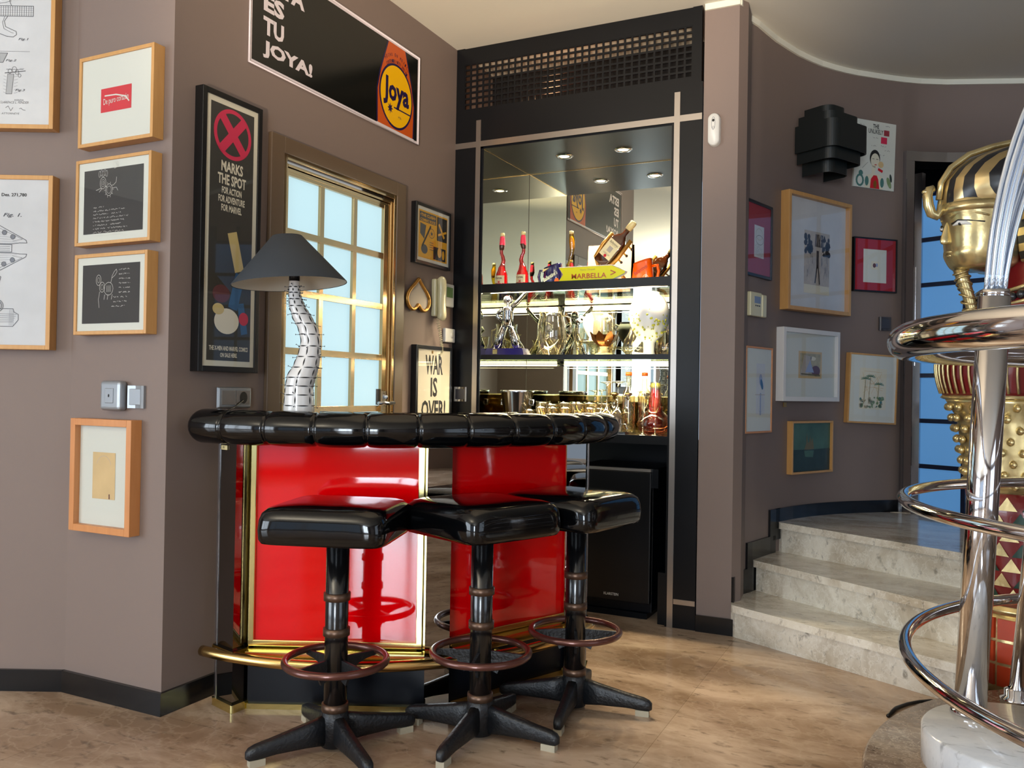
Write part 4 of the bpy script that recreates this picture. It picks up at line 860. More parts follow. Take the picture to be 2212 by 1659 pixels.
def art_redsq(m, a, b, y):
    m.rect(-a, -b, a, b, 'mat_red', y); m.rect(-.088, -.108, .082, .095, 'paper_white', y-e); m.rect(-.03, -.028, .026, .022, 'paper_cream', y-2*e); m.disc((-.008, -.003), .012, .014, 'maroon_print', y-3*e, 12); m.disc((.01, 0), .008, .012, 'lilac_print', y-3*e, 12)
onwall('framed_picture', 'square black framed picture with a bright red mount and tiny drawing', (2.09, 1.207), (2.322, 1.426), 1.843, 2.173, .030, .009, 'black_frame', art_redsq)
def art_blue(m, a, b, y):
    m.rect(-a, -b, a, b, 'paper_white', y); m.rect(-.03, -.13, .07, .14, 'paper_grey', y-e); m.disc((.02, .055), .018, .03, 'lilac_print', y-2*e); m.disc((.032, .03), .014, .03, 'blue_print', y-3*e, 14, .4); m.line([(.02, -.02), (.02, -.13)], .014, 'lilac_print', y-2*e); m.oval((.02, -.07), .03, .05, .0015, 'ink_mid', y-2*e); m.line([(-.04, -.025), (.07, -.025)], .004, 'sepia', y-2*e)
onwall('framed_picture', 'narrow wood framed white picture with blue shapes, next to the pilaster', (1.651, 0.184), (1.738, 0.479), 1.0, 1.458, .036, .010, 'oak2', art_blue)
def art_white(m, a, b, y):
    m.rect(-a, -b, a, b, 'paper_white', y); m.rect(-.115, -.075, .125, .080, 'paper_tan', y-e); m.rect(-.10, -.062, .11, .068, 'olive_print', y-2*e)
    m.poly([(-.10, -.06), (-.02, -.06), (.02, .05), (-.06, .06)], 'sepia', y-3*e); m.disc((.06, -.03), .045, .03, 'maroon_print', y-3*e); m.poly([(-.05, -.04), (.0, .03), (.04, -.04)], 'lilac_print', y-4*e); m.line([(-.09, -.05), (.1, -.055)], .008, 'sea_light', y-4*e); m.disc((.03, .04), .03, .012, 'paper_cream', y-3*e)
onwall('framed_picture', 'square white framed picture with a small landscape in a pale mount', (1.78, 0.572), (2.027, 1.099), 1.171, 1.584, .050, .026, 'white_frame', art_white, recess=.02)
def art_palm(m, a, b, y):
    m.rect(-a, -b, a, b, 'paper_white', y); m.rect(-.10, -.125, .10, .125, 'paper_cream', y-e); rd = random.Random(9)
    for x, h_ in ((-.055, .06), (-.02, .075), (.045, .03)):
        m.line([(x-.01, -.09), (x, h_)], .006, 'olive_print', y-2*e)
        for k_ in range(8): a_ = k_*PI/7; m.line([(x, h_), (x+.035*math.cos(a_), h_+.018*math.sin(a_)-.006)], .004, ['teal_print', 'green_print'][k_ % 2], y-3*e)
    for i in range(46): m.disc((rd.uniform(-.09, .09), rd.uniform(-.115, -.05)), rd.uniform(.006, .014), rd.uniform(.004, .011), rd.choice(['green_print', 'teal_print', 'olive_print']), y-3*e, 8, rd.random())
    for i in range(18): m.line([(rd.uniform(-.08, .08), rd.uniform(-.04, .11))]*1+[(rd.uniform(-.08, .08), rd.uniform(-.04, .11))], .002, 'paper_tan', y-1.5*e)
onwall('framed_watercolour', 'thin wood framed green palm tree watercolour, slightly tilted', (2.073, 1.166), (2.332, 1.419), 1.04, 1.463, .036, .010, 'oak', art_palm, cat='framed watercolour', ry=.035)
def art_castle(m, a, b, y):
    m.rect(-a, -b, a, b, 'sea', y); m.poly([(-a, -.02), (a, -.01), (a, b), (-a, b)], 'sea_teal', y-e)
    m.poly([(-.07, -.015), (-.05, .02), (-.045, .085), (-.035, .03), (-.02, .025), (-.01, .065), (.0, .03), (.015, .055), (.03, -.012)], 'sea_light', y-2*e); m.line([(-a, -.015), (a, -.02)], .006, 'sea', y-3*e); m.poly([(-.07, -.02), (.03, -.02), (.02, -.06), (-.06, -.055)], 'sea_teal', y-2*e)
onwall('framed_painting', 'small wood framed dark green painting of a shore, lowest on the curved wall', (1.814, 0.711), (1.997, 1.085), 0.754, 1.057, .050, .012, 'oak', art_castle, cat='framed painting', glass=False, recess=.016)
def art_unl(m, a, b, y):
    m.rect(-a, -b, a, b, 'paper_white', y); k = 'ink_black'
    m.text('THE', k, 1, (.0, b-.030), w=.045, h=.026, bold=.02, y=y-e); m.text('UNLIKELY', k, 1, (.0, b-.062), w=.11, h=.028, bold=.01, y=y-e)
    m.rect(.06, b-.08, .10, b-.045, 'mat_wine', y-e); m.rect(.04, b-.13, .085, b-.09, 'pink_red', y-e)
    for i in range(9): m.scrawl([-.12, .07, -.11, -.03, .04, -.02, .07, .03, -.1][i], [b-.03, b-.02, b-.055, b-.15, b-.145, b-.10, b-.17, b-.2, b-.19][i], .04, .008, .0015, 'ink_dark', y-e, 60+i)
    m.disc((.0, -.02), .038, .052, k, y-e); m.disc((.002, -.035), .032, .045, 'paper_cream', y-2*e); m.line([(-.006, -.075), (-.01, -.125)], .024, 'paper_cream', y-2*e)
    for x in (-.012, .016): m.line([(x-.007, -.025), (x+.007, -.025)], .003, k, y-3*e)
    m.line([(.0, -.06), (.012, -.06)], .005, 'red_print', y-3*e); m.disc((.045, -.055), .02, .02, 'paper_tan', y-3*e, 16); m.line([(.03, -.085), (.055, -.095)], .016, 'red_print', y-3*e)
    m.poly([(-.07, -b), (-.06, -.13), (-.02, -.115), (.03, -.115), (.06, -.13), (.065, -b)], 'paper_cream', y-1.5*e); m.poly([(-.03, -b), (-.025, -.15), (-.006, -.125), (.018, -.125), (.03, -.15), (.04, -b)], 'red_print', y-3*e); m.disc((.006, -.18), .012, .025, 'gold_frame', y-4*e, 12)
    for x, z in ((-.055, -.165), (.058, -.165)): m.disc((x, z), .014, .03, 'teal_print', y-3*e, 12)
    m.oval((-.105, -.165), .024, .032, .012, 'teal_print', y-e, 14); m.disc((-.10, -.12), .016, .017, 'teal_print', y-2*e, 14); m.disc((.11, -.16), .014, .036, 'green_print', y-2*e, 14, .4); m.disc((.122, -.13), .008, .026, 'sea', y-3*e, 12, .2); m.line([(-.09, -.09), (-.05, -.05)], .0015, 'ink_dark', y-e)
t_ = thing('canvas_print', 'unframed white collage print with a painted head, beside the black sconce', 'print', (2.182, 1.331, 2.683), math.atan2(.210, .222), ry=.03)
mb = MB(); mb.box((-.150, -.014, -.207), (.150, 0, .207), 'paper_white'); mb.build('panel', t_)
mb = MB(); art_unl(mb, .149, .206, -.0146); mb.build('print', t_)
# sconce of five nested bands
sc_r = math.atan2(.30, .17); sc = thing('wall_sconce', 'black stepped wall sconce of nested bands on the curved wall', 'wall lamp', (1.884, 0.889, 2.646), sc_r)
for (z0, z1, w_, p_) in ((-.065, .088, .34, .255), (-.125, -.03, .30, .23), (-.185, -.09, .20, .18), (.06, .145, .28, .215), (.11, .200, .175, .165)):
    P = []; h_ = w_/2; r_ = .055
    P.append((-h_, .0))
    for i in range(9): a_ = PI+i*PI/16; P.append((-h_+r_+r_*math.cos(a_), -p_+r_+r_*math.sin(a_)))
    for i in range(9): a_ = 1.5*PI+i*PI/16; P.append((h_-r_+r_*math.cos(a_), -p_+r_+r_*math.sin(a_)))
    P.append((h_, 0)); I = [(x*.965, y_*.975) for x, y_ in P]; n_ = len(P)
    m_ = MB(); vs = [(x, y_, z) for z in (z0, z1) for x, y_ in P]+[(x, y_, z) for z in (z0, z1) for x, y_ in I]
    fs = []
    for i in range(n_-1): fs += [(i, i+1, n_+i+1, n_+i), (2*n_+i+1, 2*n_+i, 3*n_+i, 3*n_+i+1), (n_+i, n_+i+1, 3*n_+i+1, 3*n_+i), (i+1, i, 2*n_+i, 2*n_+i+1)]
    m_.add(vs, fs, 'sconce_black'); m_.build('band', sc)
mb = MB(); mb.box((-.09, -.19, -.012), (.09, 0.01, .012), 'sconce_black'); mb.build('bracket', sc)
# thermostat, switch, tag on the curved wall
t_ = thing('alarm_keypad', 'cream alarm keypad with blue display on the curved wall', 'keypad', (1.67, 0.298, 1.678), math.atan2(.2, .06))
mb = MB(); mb.box((-.095, -.024, -.062), (.03, 0, .064), 'cream_plastic'); mb.build('case', t_, bevel=.005)
mb = MB(); mb.box((.036, -.026, -.062), (.085, 0, .058), 'cream_plastic'); mb.build('side_unit', t_, bevel=.006)
mb = MB(); mb.box((-.055, -.0255, .006), (.012, -.024, .042), 'lcd_blue')
for i in range(3): mb.box((-.045+i*.02, -.0255, -.010), (-.033+i*.02, -.024, -.003), 'dark_plastic')
mb.build('display', t_)
s3 = thing('light_switch', 'dark grey switch on the curved wall below the red mounted picture', 'light switch', (2.254, 1.395, 1.653), math.atan2(.12, .131)); switchplate(s3, 'dark_plastic', 'dark_plastic')
t_ = thing('brass_tag', 'tiny brass label under the white framed picture', 'label', (1.772, 0.686, 1.15), math.atan2(.12, .039)); mb = MB(); mb.box((-.016, -.004, -.013), (.016, 0, .013), 'gold_frame'); mb.build('plate', t_)

# ================================================================ table lamp on the bar
la = thing('table_lamp', 'wavy white ceramic lamp studded with nails under a dark conical shade', 'lamp', (.372, -1.787, 1.088), YAW)
CP = [(0, 0, .057), (.032, 0, .057), (.112, .000, .052), (.155, .008, .054), (.199, .026, .047), (.244, .037, .041), (.288, .041, .037), (.332, .030, .037), (.377, .006, .037), (.420, -.014, .029), (.464, -.024, .0215), (.499, -.026, .019), (.520, -.026, .019)]
def spine(z):
    for (z0, x0, r0), (z1, x1, r1) in zip(CP, CP[1:]):
        if z <= z1: t = (z-z0)/(z1-z0); t2 = t*t*(3-2*t); return x0+(x1-x0)*(t*.6+t2*.4), r0+(r1-r0)*t
    return CP[-1][1], CP[-1][2]
secs = []
for i in range(61):
    z = .52*i/60; x, r_ = spine(z); secs.append([(x+r_*math.cos(2*PI*j/28), r_*math.sin(2*PI*j/28), z) for j in range(28)])
mb = MB(); mb.loft(secs, 'ceramic_white'); body = mb.build('ceramic_body', la)
mb = MB(); rows_ = [.045, .085, .118, .150, .188, .228, .268, .312, .352, .388, .418, .444, .468, .490]
for i, z in enumerate(rows_):
    nn_ = 6
    for j in range(nn_):
        a0 = 2*PI*(j+.12)/nn_+.5; a1 = 2*PI*(j+.88)/nn_+.5; P = []
        for q in range(9):
            a_ = a0+(a1-a0)*q/8; x, r_ = spine(z); P.append((x+(r_+.0004)*math.cos(a_), (r_+.0004)*math.sin(a_), z))
        mb.tube(P, lambda t: .0004+.0021*math.sin(PI*t), 'ink_black', seg=6)
        if i < len(rows_)-1:
            P = []; aa = 2*PI*j/nn_+.5
            for q in range(7):
                zz = z+.006+(rows_[i+1]-z-.012)*q/6; x, r_ = spine(zz); P.append((x+(r_+.0004)*math.cos(aa), (r_+.0004)*math.sin(aa), zz))
            mb.tube(P, lambda t: .0004+.0022*math.sin(PI*t), 'ink_black', seg=6)
mb.build('painted_slits', body)
nproto = None; rd = random.Random(2)
for i, z in enumerate(rows_):
    for j in range(6):
        if rd.random() < .12: continue
        aa = 2*PI*j/6+.5+rd.uniform(-.1, .1); zz = z+rd.uniform(-.004, .004); x, r_ = spine(zz); tilt = rd.uniform(-.35, .45)
        if nproto is None:
            m_ = MB(); m_.tube([(0, 0, 0), (.019, 0, 0)], .0009, 'nail_steel', seg=6); m_.lathe([(0, .019), (.0026, .019), (.0026, .0202), (0, .0202)], 'nail_steel', 8, T=rotm(ry=PI/2)); nproto = m_.build('nail', la); nl = nproto
        else: nl = nproto.copy(); COL.objects.link(nl)
        nl.parent = la; nl.location = (x+(r_-.003)*math.cos(aa), (r_-.003)*math.sin(aa), zz); nl.rotation_euler = (0, -tilt, aa)
T = Matrix.Translation((-.043, 0, .500)) @ rotm(ry=-.075)
mb = MB(); mb.lathe([(.212, .0), (.2115, .004), (.055, .182), (.054, .182)], 'shade_black', 64, T=T); sh_ = mb.build('lamp_shade', la)
mb = MB(); mb.lathe([(.2095, .0015), (.053, .1795)], 'shade_lining', 64, T=T)
o = mb.build('shade_lining', sh_)
mb = MB(); mb.lathe([(.0, .0), (.020, 0), (.020, .04), (.0, .04)], 'black_satin', 20, T=Matrix.Translation((-.026, 0, .512))); mb.sph((-.034, 0, .60), .028, 'milk_glass'); mb.build('bulb_holder', la)
mb = MB()
for k_ in range(3): a_ = k_*2*PI/3+.4; mb.tube([(-.045, 0, .552), (-.052+.13*math.cos(a_), .13*math.sin(a_), .572)], .0015, 'steel', seg=5)
mb.build('shade_carrier', sh_)
cb = tag(MB().tube([(.10, -1.86, 1.105), (.03, -1.80, 1.105), (.02, -1.75, 1.12), (.018, -1.705, 1.145)], .003, 'cable_black', seg=6).build('lamp_cable'), 'black lamp cable running from the round wall socket', 'cable')

# ================================================================ round marble platform, steel railing, rod lamp
pc = (3.425, -1.44)
pl = MB().lathe([(0, 0), (1.08, 0), (1.10, .02), (1.10, .085), (1.088, .1), (0, .1)], 'disc_marble', 96).build('marble_platform', loc=(pc[0], pc[1], 0)); tag(pl, 'low round brown marble platform under the steel railing', 'platform')
ra = thing('steel_railing', 'round polished steel railing with a thick top rail and two thin rails', 'railing', (pc[0], pc[1], .1))
def ringp(c, r, z, n_=120, a0=0, a1=2*PI): return [(c[0]-pc[0]+r*math.cos(a0+(a1-a0)*i/n_), c[1]-pc[1]+r*math.sin(a0+(a1-a0)*i/n_), z-.1) for i in range(n_)]
mb = MB(); mb.tube(ringp((3.28, -1.57), .848, 1.360), .048, 'chrome', seg=28, closed=True); mb.build('top_rail', ra)
mb = MB(); mb.tube(ringp((3.362, -1.402), .932, .895), .0185, 'chrome', seg=16, closed=True); mb.build('middle_rail', ra)
mb = MB(); mb.tube(ringp((3.516, -1.475), 1.075, .468), .0195, 'chrome', seg=16, closed=True); mb.build('lower_rail', ra)
for k_, (x, y) in enumerate(((2.795, -.700), (3.95, -.66), (4.0, -2.1))):
    tp = Vector((3.28, -1.57))+(Vector((x, y))-Vector((3.28, -1.57))).normalized()*.848
    m_ = MB(); m_.tube([(x-pc[0], y-pc[1], 0), (tp.x-pc[0]+.01, tp.y-pc[1]+.01, 1.22)], .024, 'chrome', seg=20); p_ = m_.build('post', ra)
    m_ = MB(); m_.lathe([(0, 0), (.05, 0), (.05, .012), (.036, .02), (.036, .045), (.024, .05)], 'chrome', 28, cx=x-pc[0], cy=y-pc[1]); m_.build('foot_collar', p_)
wl_ = thing('rod_lamp', 'chrome column with a fanned bundle of bright rods on a round white marble base', 'floor lamp', (2.782, -1.395, .1))
mb = MB(); mb.lathe([(0, 0), (.289, 0), (.295, .008), (.295, .105), (.288, .113), (0, .113)], 'white_marble', 72); mb.build('marble_base', wl_)
T1f = Vector((2.625-2.782, -1.262+1.395, .113)); T1t = T1f+Vector((Rt.x, Rt.y, 0))*.062+Vector((0, 0, 1.31))
mb = MB(); mb.tube([T1f, T1t], .0465, 'chrome', seg=32); mb.lathe([(0, 0), (.058, 0), (.056, .012), (.046, .016)], 'chrome', 28, T=Matrix.Translation(T1f)); col_ = mb.build('column', wl_)
mb = MB(); mb.lathe([(.030, 0), (.043, .0), (.043, .022), (.030, .022)], 'chrome', 32, T=Matrix.Translation(T1t)); mb.build('collar', wl_)
rx, ry_ = Vector((Rt.x, Rt.y, 0)), Vector((-Rt.y, Rt.x, 0))
for i in range(12):
    fx = (i-5.5)/5.5; fy = .6*math.sin(i*2.4); a_ = T1t+rx*(fx*.027)+ry_*(fy*.02); P = []
    for q in range(15):
        t = q/14; h_ = 1.0*t; bend = .060*t+.30*t**2.3; spread = 1+.55*t if i < 8 else 1+1.0*t
        P.append(a_+Vector((0, 0, h_))+rx*(bend+fx*.027*(spread-1)+(.085*t**1.5 if i >= 8 else 0))+ry_*(fy*.02*(spread-1)))
    m_ = MB(); m_.tube(P, .0080, 'rod_steel_bright', seg=10); m_.build('rod', wl_)
cb = tag(MB().tube(CABLE, .0065, 'cable_black', seg=8).build('power_cable'), 'black power cable lying on the floor beside the marble platform', 'cable')
pg = MB(); pg.box((-.035, -.02, 0), (.035, .02, .03), 'cable_black'); pg.tube([(.03, 0, .02), (.12, 0, .03), (.3, .03, .012)], .007, 'cable_black'); o = pg.build('power_plug', bevel=.006, loc=(2.70, -.60, .10)); tag(o, 'black plug with its cable at the foot of the pharaoh figure', 'plug')
o.location = (2.72, -.505, .0)

# ================================================================ pharaoh-style figure
ph = thing('pharaoh_statue', 'tall gold, red and black painted Egyptian mummy-case figure facing left', 'statue', (2.872, -.160, 0), YAW)
def sec(z, xf, xb, hw, n_=40, ef=2.0, eb=2.0, cxs=0.0):
    c_ = (xf+xb)/2; h_ = (xb-xf)/2; out = []
    for j in range(n_):
        a = 2*PI*j/n_; e_ = ef if math.cos(a) < 0 else eb
        out.append((c_+h_*math.copysign(abs(math.cos(a))**(2/e_), math.cos(a)), hw*math.copysign(abs(math.sin(a))**(2/e_), math.sin(a)), z))
    return out
def loftz(rows, k, **kw):
    m_ = MB(); S_ = []
    for i in range(len(rows)-1):
        a, b_ = rows[i], rows[i+1]
        for q in range(4):
            t = q/4; t = t*t*(3-2*t)*.5+t*.5; S_.append(sec(*[a[c]+(b_[c]-a[c])*t for c in range(4)]))
    S_.append(sec(*rows[-1])); m_.loft(S_, k); return m_
loftz([(.0, -.18, .22, .17), (.05, -.185, .22, .18), (.32, -.18, .22, .18)], 'statue_gold').build('foot_case', ph)
mb = MB()
for r_ in range(3):
    for j in range(14):
        a = 2*PI*(j+.5)/14; z = .035+r_*.095; R_ = .205; cx_ = .02
        mb.box((-.004, -.036, 0), (.008, .036, .082), 'statue_orange', T=Matrix.Translation((cx_+.200*math.cos(a), .180*math.sin(a), z)) @ rotm(math.atan2(.200*math.sin(a), .180*math.cos(a))))
mb.build('orange_tiles', ph)
loftz([(.32, -.18, .22, .18), (.34, -.195, .225, .19), (.36, -.18, .22, .18)], 'statue_gold').build('gold_band', ph)
loftz([(.36, -.18, .22, .18), (.82, -.235, .23, .20)], 'statue_red').build('lower_robe', ph)
mb = MB()
for r_ in range(7):
    for j in range(16):
        a = 2*PI*(j+.5*(r_ % 2))/16; z = .38+r_*.062; q = (z-.36)/.46; hx = .2+.032*q; hy = .18+.02*q; cx_ = .02-.022*q
        mb.add([(0, -.036, 0), (0, .036, 0), (.003, 0, .055)], [(0, 1, 2)], 'statue_green' if (r_+j) % 2 else 'statue_gold', T=Matrix.Translation((cx_+(hx+.004)*math.cos(a), (hy+.004)*math.sin(a), z)) @ rotm(math.atan2(hx*math.sin(a), hy*math.cos(a))))
mb.build('triangle_pattern', ph)
loftz([(.82, -.238, .23, .20), (1.015, -.258, .235, .205), (1.12, -.275, .24, .21), (1.198, -.325, .245, .225)], 'statue_gold').build('waist_armour', ph)
mb = MB()
for r_ in range(8):
    for j in range(20):
        a = 2*PI*(j+.5*(r_ % 2))/20; z = .85+r_*.045; q = (z-.82)/.38; hx = .234+.05*q*q; hy = .20+.025*q; mb.sph((-.004-.036*q+hx*math.cos(a), hy*math.sin(a), z), (.012, .024, .017), 'statue_gold', 10, 6)
mb.build('scale_pattern', ph)
loftz([(1.198, -.330, .245, .23), (1.205, -.345, .25, .235), (1.215, -.335, .25, .235)], 'statue_gold').build('gold_belt', ph)
mb = loftz([(1.215, -.335, .25, .235), (1.29, -.356, .25, .25), (1.37, -.358, .25, .27), (1.44, -.340, .25, .28), (1.50, -.30, .25, .28)], 'statue_red'); ch_ = mb.build('crossed_arms', ph)
mb = MB()
for i in range(26):
    a = PI*.5+PI*(i+.5)/26; P = []
    for q in range(9):
        z = 1.222+.21*q/8; u = (z-1.215)/.225; xf = -.337-.024*math.sin(PI*u); hw_ = .237+.035*u; c_ = (xf+.25)/2; h_ = (.25-xf)/2; P.append((c_+(h_+.003)*math.cos(a), (hw_+.003)*math.sin(a), z+.02*math.cos(a)*0))
    mb.tube(P, .0055, 'statue_gold', seg=6)
mb.build('gold_ribs', ch_)
loftz([(1.50, -.30, .25, .28), (1.60, -.19, .25, .285), (1.70, -.12, .25, .26), (1.78, -.10, .25, .20)], 'statue_red').build('shoulders', ph)
mb = MB()
for j in range(24):
    a = PI+PI*(j-11.5)/26; mb.sph((.05+.24*math.cos(a), .29*math.sin(a), 1.60+.10*(1+math.cos(a))), (.018, .018, .018), 'statue_black', 8, 6)
for dz, r_ in ((-.03, 1.03), (.03, .97)): mb.tube([(.05+.24*r_*math.cos(PI+PI*(j-12)/26), .29*r_*math.sin(PI+PI*(j-12)/26), 1.60+dz+.10*(1+math.cos(PI+PI*(j-12)/26))) for j in range(25)], .009, 'statue_gold', seg=8)
mb.build('bead_collar', ph)
# head
FACE = [(1.735, -.300, -.10, .085), (1.752, -.322, -.07, .10), (1.770, -.330, -.05, .115), (1.790, -.340, -.04, .122), (1.806, -.347, -.03, .127), (1.822, -.341, -.02, .130), (1.842, -.343, -.02, .133), (1.87, -.345, -.02, .136), (1.905, -.347, -.02, .138), (1.938, -.346, -.02, .139), (1.965, -.357, -.02, .140), (1.985, -.364, -.02, .141), (2.02, -.366, -.02, .142), (2.05, -.35, -.02, .14)]
mb = MB(); mb.loft([sec(*r_, ef=2.3) for r_ in FACE], 'statue_gold'); hd = mb.build('face', ph, sub=1)
mb = MB(); mb.loft([[(-.335, -.010, 1.945), (-.335, .010, 1.945), (-.354, .006, 1.945), (-.354, -.006, 1.945)], [(-.335, -.014, 1.90), (-.335, .014, 1.90), (-.364, .006, 1.90), (-.364, -.006, 1.90)], [(-.33, -.022, 1.862), (-.33, .022, 1.862), (-.380, .009, 1.860), (-.380, -.009, 1.860)], [(-.33, -.022, 1.845), (-.33, .022, 1.845), (-.370, .008, 1.843), (-.370, -.008, 1.843)]], 'statue_gold'); mb.build('nose', hd, sub=2)
mb = MB(); mb.sph((-.338, 0, 1.812), (.017, .032, .008), 'statue_gold'); mb.sph((-.333, 0, 1.797), (.016, .027, .009), 'statue_gold'); mb.build('mouth', hd)
for s_ in (-1, 1):
    P = lambda a_, z_, r_=.004: (-.19-(.162+r_)*math.cos(a_), s_*(.138+r_)*math.sin(a_), z_)
    m_ = MB(); m_.tube([P(.28, 1.950), P(.5, 1.966), P(.75, 1.968), P(1.05, 1.955), P(1.25, 1.945)], lambda t: .0035+.003*math.sin(PI*t), 'statue_gold', seg=8); m_.build('eyebrow', hd)
    m_ = MB(); m_.tube([P(.32, 1.918, .0), P(.5, 1.926, .0), P(.7, 1.922, .0), P(.85, 1.912, .0)], lambda t: .003+.008*math.sin(PI*t), 'milk_glass', seg=8); m_.sph(P(.55, 1.921, .002), .008, 'statue_black', 10, 8); m_.tube([P(.30, 1.924), P(.5, 1.937), P(.75, 1.931), P(1.15, 1.92)], .003, 'statue_black', seg=6); m_.build('eye', hd)
    m_ = MB(); m_.tube([(-.195+.022*math.cos(q), s_*(.146), 1.935+.040*math.sin(q)) for q in [i*PI/8-.6 for i in range(14)]], .008, 'statue_gold', seg=8); m_.sph((-.195, s_*.14, 1.93), (.018, .008, .034), 'statue_gold'); m_.build('ear', hd)
mb = MB(); P = [(-.290, 0, 1.745), (-.272, 0, 1.69), (-.252, 0, 1.63), (-.232, 0, 1.56), (-.225, 0, 1.50)]; mb.tube(P, lambda t: .027-.008*t, 'statue_gold', seg=14)
for i in range(9):
    t = i/8; z = 1.73-.2*t; x = -.285+.055*t; mb.tube([(x+.029*math.cos(q*PI/6), .029*math.sin(q*PI/6), z+.010*math.cos(q*PI/6+i)) for q in range(12)], .004, 'statue_gold', seg=6, closed=True)
mb.build('beard', ph)
# headcloth
DM = [(1.985, -.367, .26, .160), (2.02, -.3705, .27, .185), (2.06, -.3665, .275, .205), (2.11, -.356, .275, .215), (2.16, -.318, .26, .205), (2.20, -.268, .24, .185), (2.235, -.19, .20, .15), (2.262, -.09, .14, .10), (2.275, 0.0, .06, .04)]
mb = MB(); S_ = []
for i in range(len(DM)-1):
    for q in range(3): t = q/3; S_.append(sec(*[DM[i][c]+(DM[i+1][c]-DM[i][c])*t for c in range(4)]))
S_.append(sec(*DM[-1])); mb.loft(S_, 'crown_stripes'); mb.build('headcloth', ph)
mb = MB(); mb.loft([sec(1.972, -.3705, -.02, .146), sec(2.012, -.3735, -.02, .150)], 'statue_gold'); mb.build('brow_band', ph)
for s_ in (-1, 1):
    m_ = MB(); m_.loft([[(x, s_*y_, z) for x, y_ in ((-.135+dx, .13), (-.12+dx, .20+dw), (.0, .245+dw), (.20, .20+dw), (.24, .12), (.0, .10))] for z, dx, dw in ((1.755, .02, .015), (1.80, .01, .03), (1.88, 0, .02), (1.96, -.01, .0), (2.04, -.03, -.02), (2.10, -.04, -.05))], 'lappet_stripes', smooth=False); m_.build('lappet', ph, bevel=.01)
mb = MB(); sn = [(-.374, 2.03), (-.366, 2.10), (-.325, 2.165), (-.25, 2.222), (-.15, 2.258), (-.05, 2.282), (.05, 2.285)]
mb.tube([(x-.008, 0, z+.004) for x, z in sn], .013, 'statue_gold', seg=12); mb.tube([(-.372, 0, 2.03), (-.375, 0, 1.985), (-.392, 0, 1.965), (-.412, 0, 1.975), (-.425, 0, 2.01), (-.43, 0, 2.05), (-.422, 0, 2.075), (-.405, 0, 2.08)], lambda t: .013+.008*math.sin(PI*t*.9), 'statue_gold', seg=12); mb.sph((-.432, 0, 2.065), (.022, .014, .012), 'statue_gold'); mb.build('cobra_ornament', ph)
# ================================================================ things in the niche
Z1, Z2, Z0 = 1.812, 1.407, .98
def wavy(rows, k, seg=20): # rows: (z, xoff, r)
    m_ = MB(); S_ = []
    for (z0, x0, r0), (z1, x1, r1) in zip(rows, rows[1:]):
        for q in range(4): t = q/4; t2 = t*t*(3-2*t); S_.append([(x0+(x1-x0)*t2+(r0+(r1-r0)*t2)*math.cos(2*PI*j/seg), (r0+(r1-r0)*t2)*math.sin(2*PI*j/seg), z0+(z1-z0)*t) for j in range(seg)])
    z, x, r = rows[-1]; S_.append([(x+r*math.cos(2*PI*j/seg), r*math.sin(2*PI*j/seg), z) for j in range(seg)]); m_.loft(S_, k); return m_
def pink_bottle(label, loc, rz, sx):
    t = thing('novelty_bottle', label, 'bottle', loc, rz, 'stretched pink bottles on the top shelf')
    wavy([(0, 0, .034), (.01, 0, .037), (.06, 0, .035), (.10, .0, .022), (.125, sx*.004, .014)], 'glass_pink').build('body', t)
    wavy([(0.004, 0, .031), (.055, 0, .031), (.095, 0, .018), (.11, 0, .012)], 'pink_liquid').build('liquid', t)
    m_ = MB(); secs = []
    for z in (.012, .056): secs.append([(.0385*math.cos(a), .0385*math.sin(a), z) for a in [-PI/2-.85+1.7*i/14 for i in range(15)]])
    m_.add(secs[0]+secs[1], [(i, i+1, 15+i+1, 15+i) for i in range(14)], 'label_cream', True); m_.text('Corona', 'choc', 1, (0, .042), w=.038, h=.013, bold=.02, y=-.0392); m_.text('EXTRA', 'red_print', 1, (0, .027), w=.02, h=.005, y=-.0392); m_.disc((0, .018), .008, .004, 'red_print', -.0392); m_.build('label', t)
    wavy([(.12, sx*.004, .014), (.145, sx*.010, .012), (.165, sx*.006, .011), (.19, -sx*.004, .010), (.212, -sx*.004, .0095)], 'glass_pink', 16).build('neck', t)
    wavy([(.21, -sx*.004, .011), (.225, -sx*.002, .015), (.245, 0, .0165), (.275, 0, .0145), (.29, 0, .011)], 'pink_liquid', 16).build('top_bulb', t)
    wavy([(.208, -sx*.004, .012), (.222, -sx*.002, .0158), (.236, -.001, .0172)], 'choc', 16).build('chocolate_drip', t)
    MB().lathe([(0, .287), (.0125, .287), (.0125, .303), (.010, .307), (0, .307)], 'cap_cream', 16, cx=0).build('cap', t); return t
pink_bottle('pink stretched-neck bottle at the left end of the top shelf', (.262, .105, Z1), 0, 1)
pink_bottle('pink stretched-neck bottle with readable label, second from the left on the top shelf', (.396, .105, Z1), 0, -1.1)
yb = thing('novelty_bottle', 'clear stretched bottle with yellow liquid behind the yellow arrow sign', 'bottle', (.668, .17, Z1))
wavy([(0, .0, .028), (.06, -.006, .024), (.10, -.014, .014), (.14, -.006, .010), (.175, .004, .011), (.20, .006, .014), (.25, .004, .0175), (.28, 0, .0135), (.29, 0, .011)], 'glass_yellow').build('body', yb)
wavy([(.20, .006, .010), (.215, .006, .014), (.25, .004, .0145), (.272, 0, .009)], 'yellow_liquid', 14).build('liquid', yb); MB().lathe([(0, .287), (.0125, .287), (.0125, .303), (0, .307)], 'cap_cream', 16).build('cap', yb)
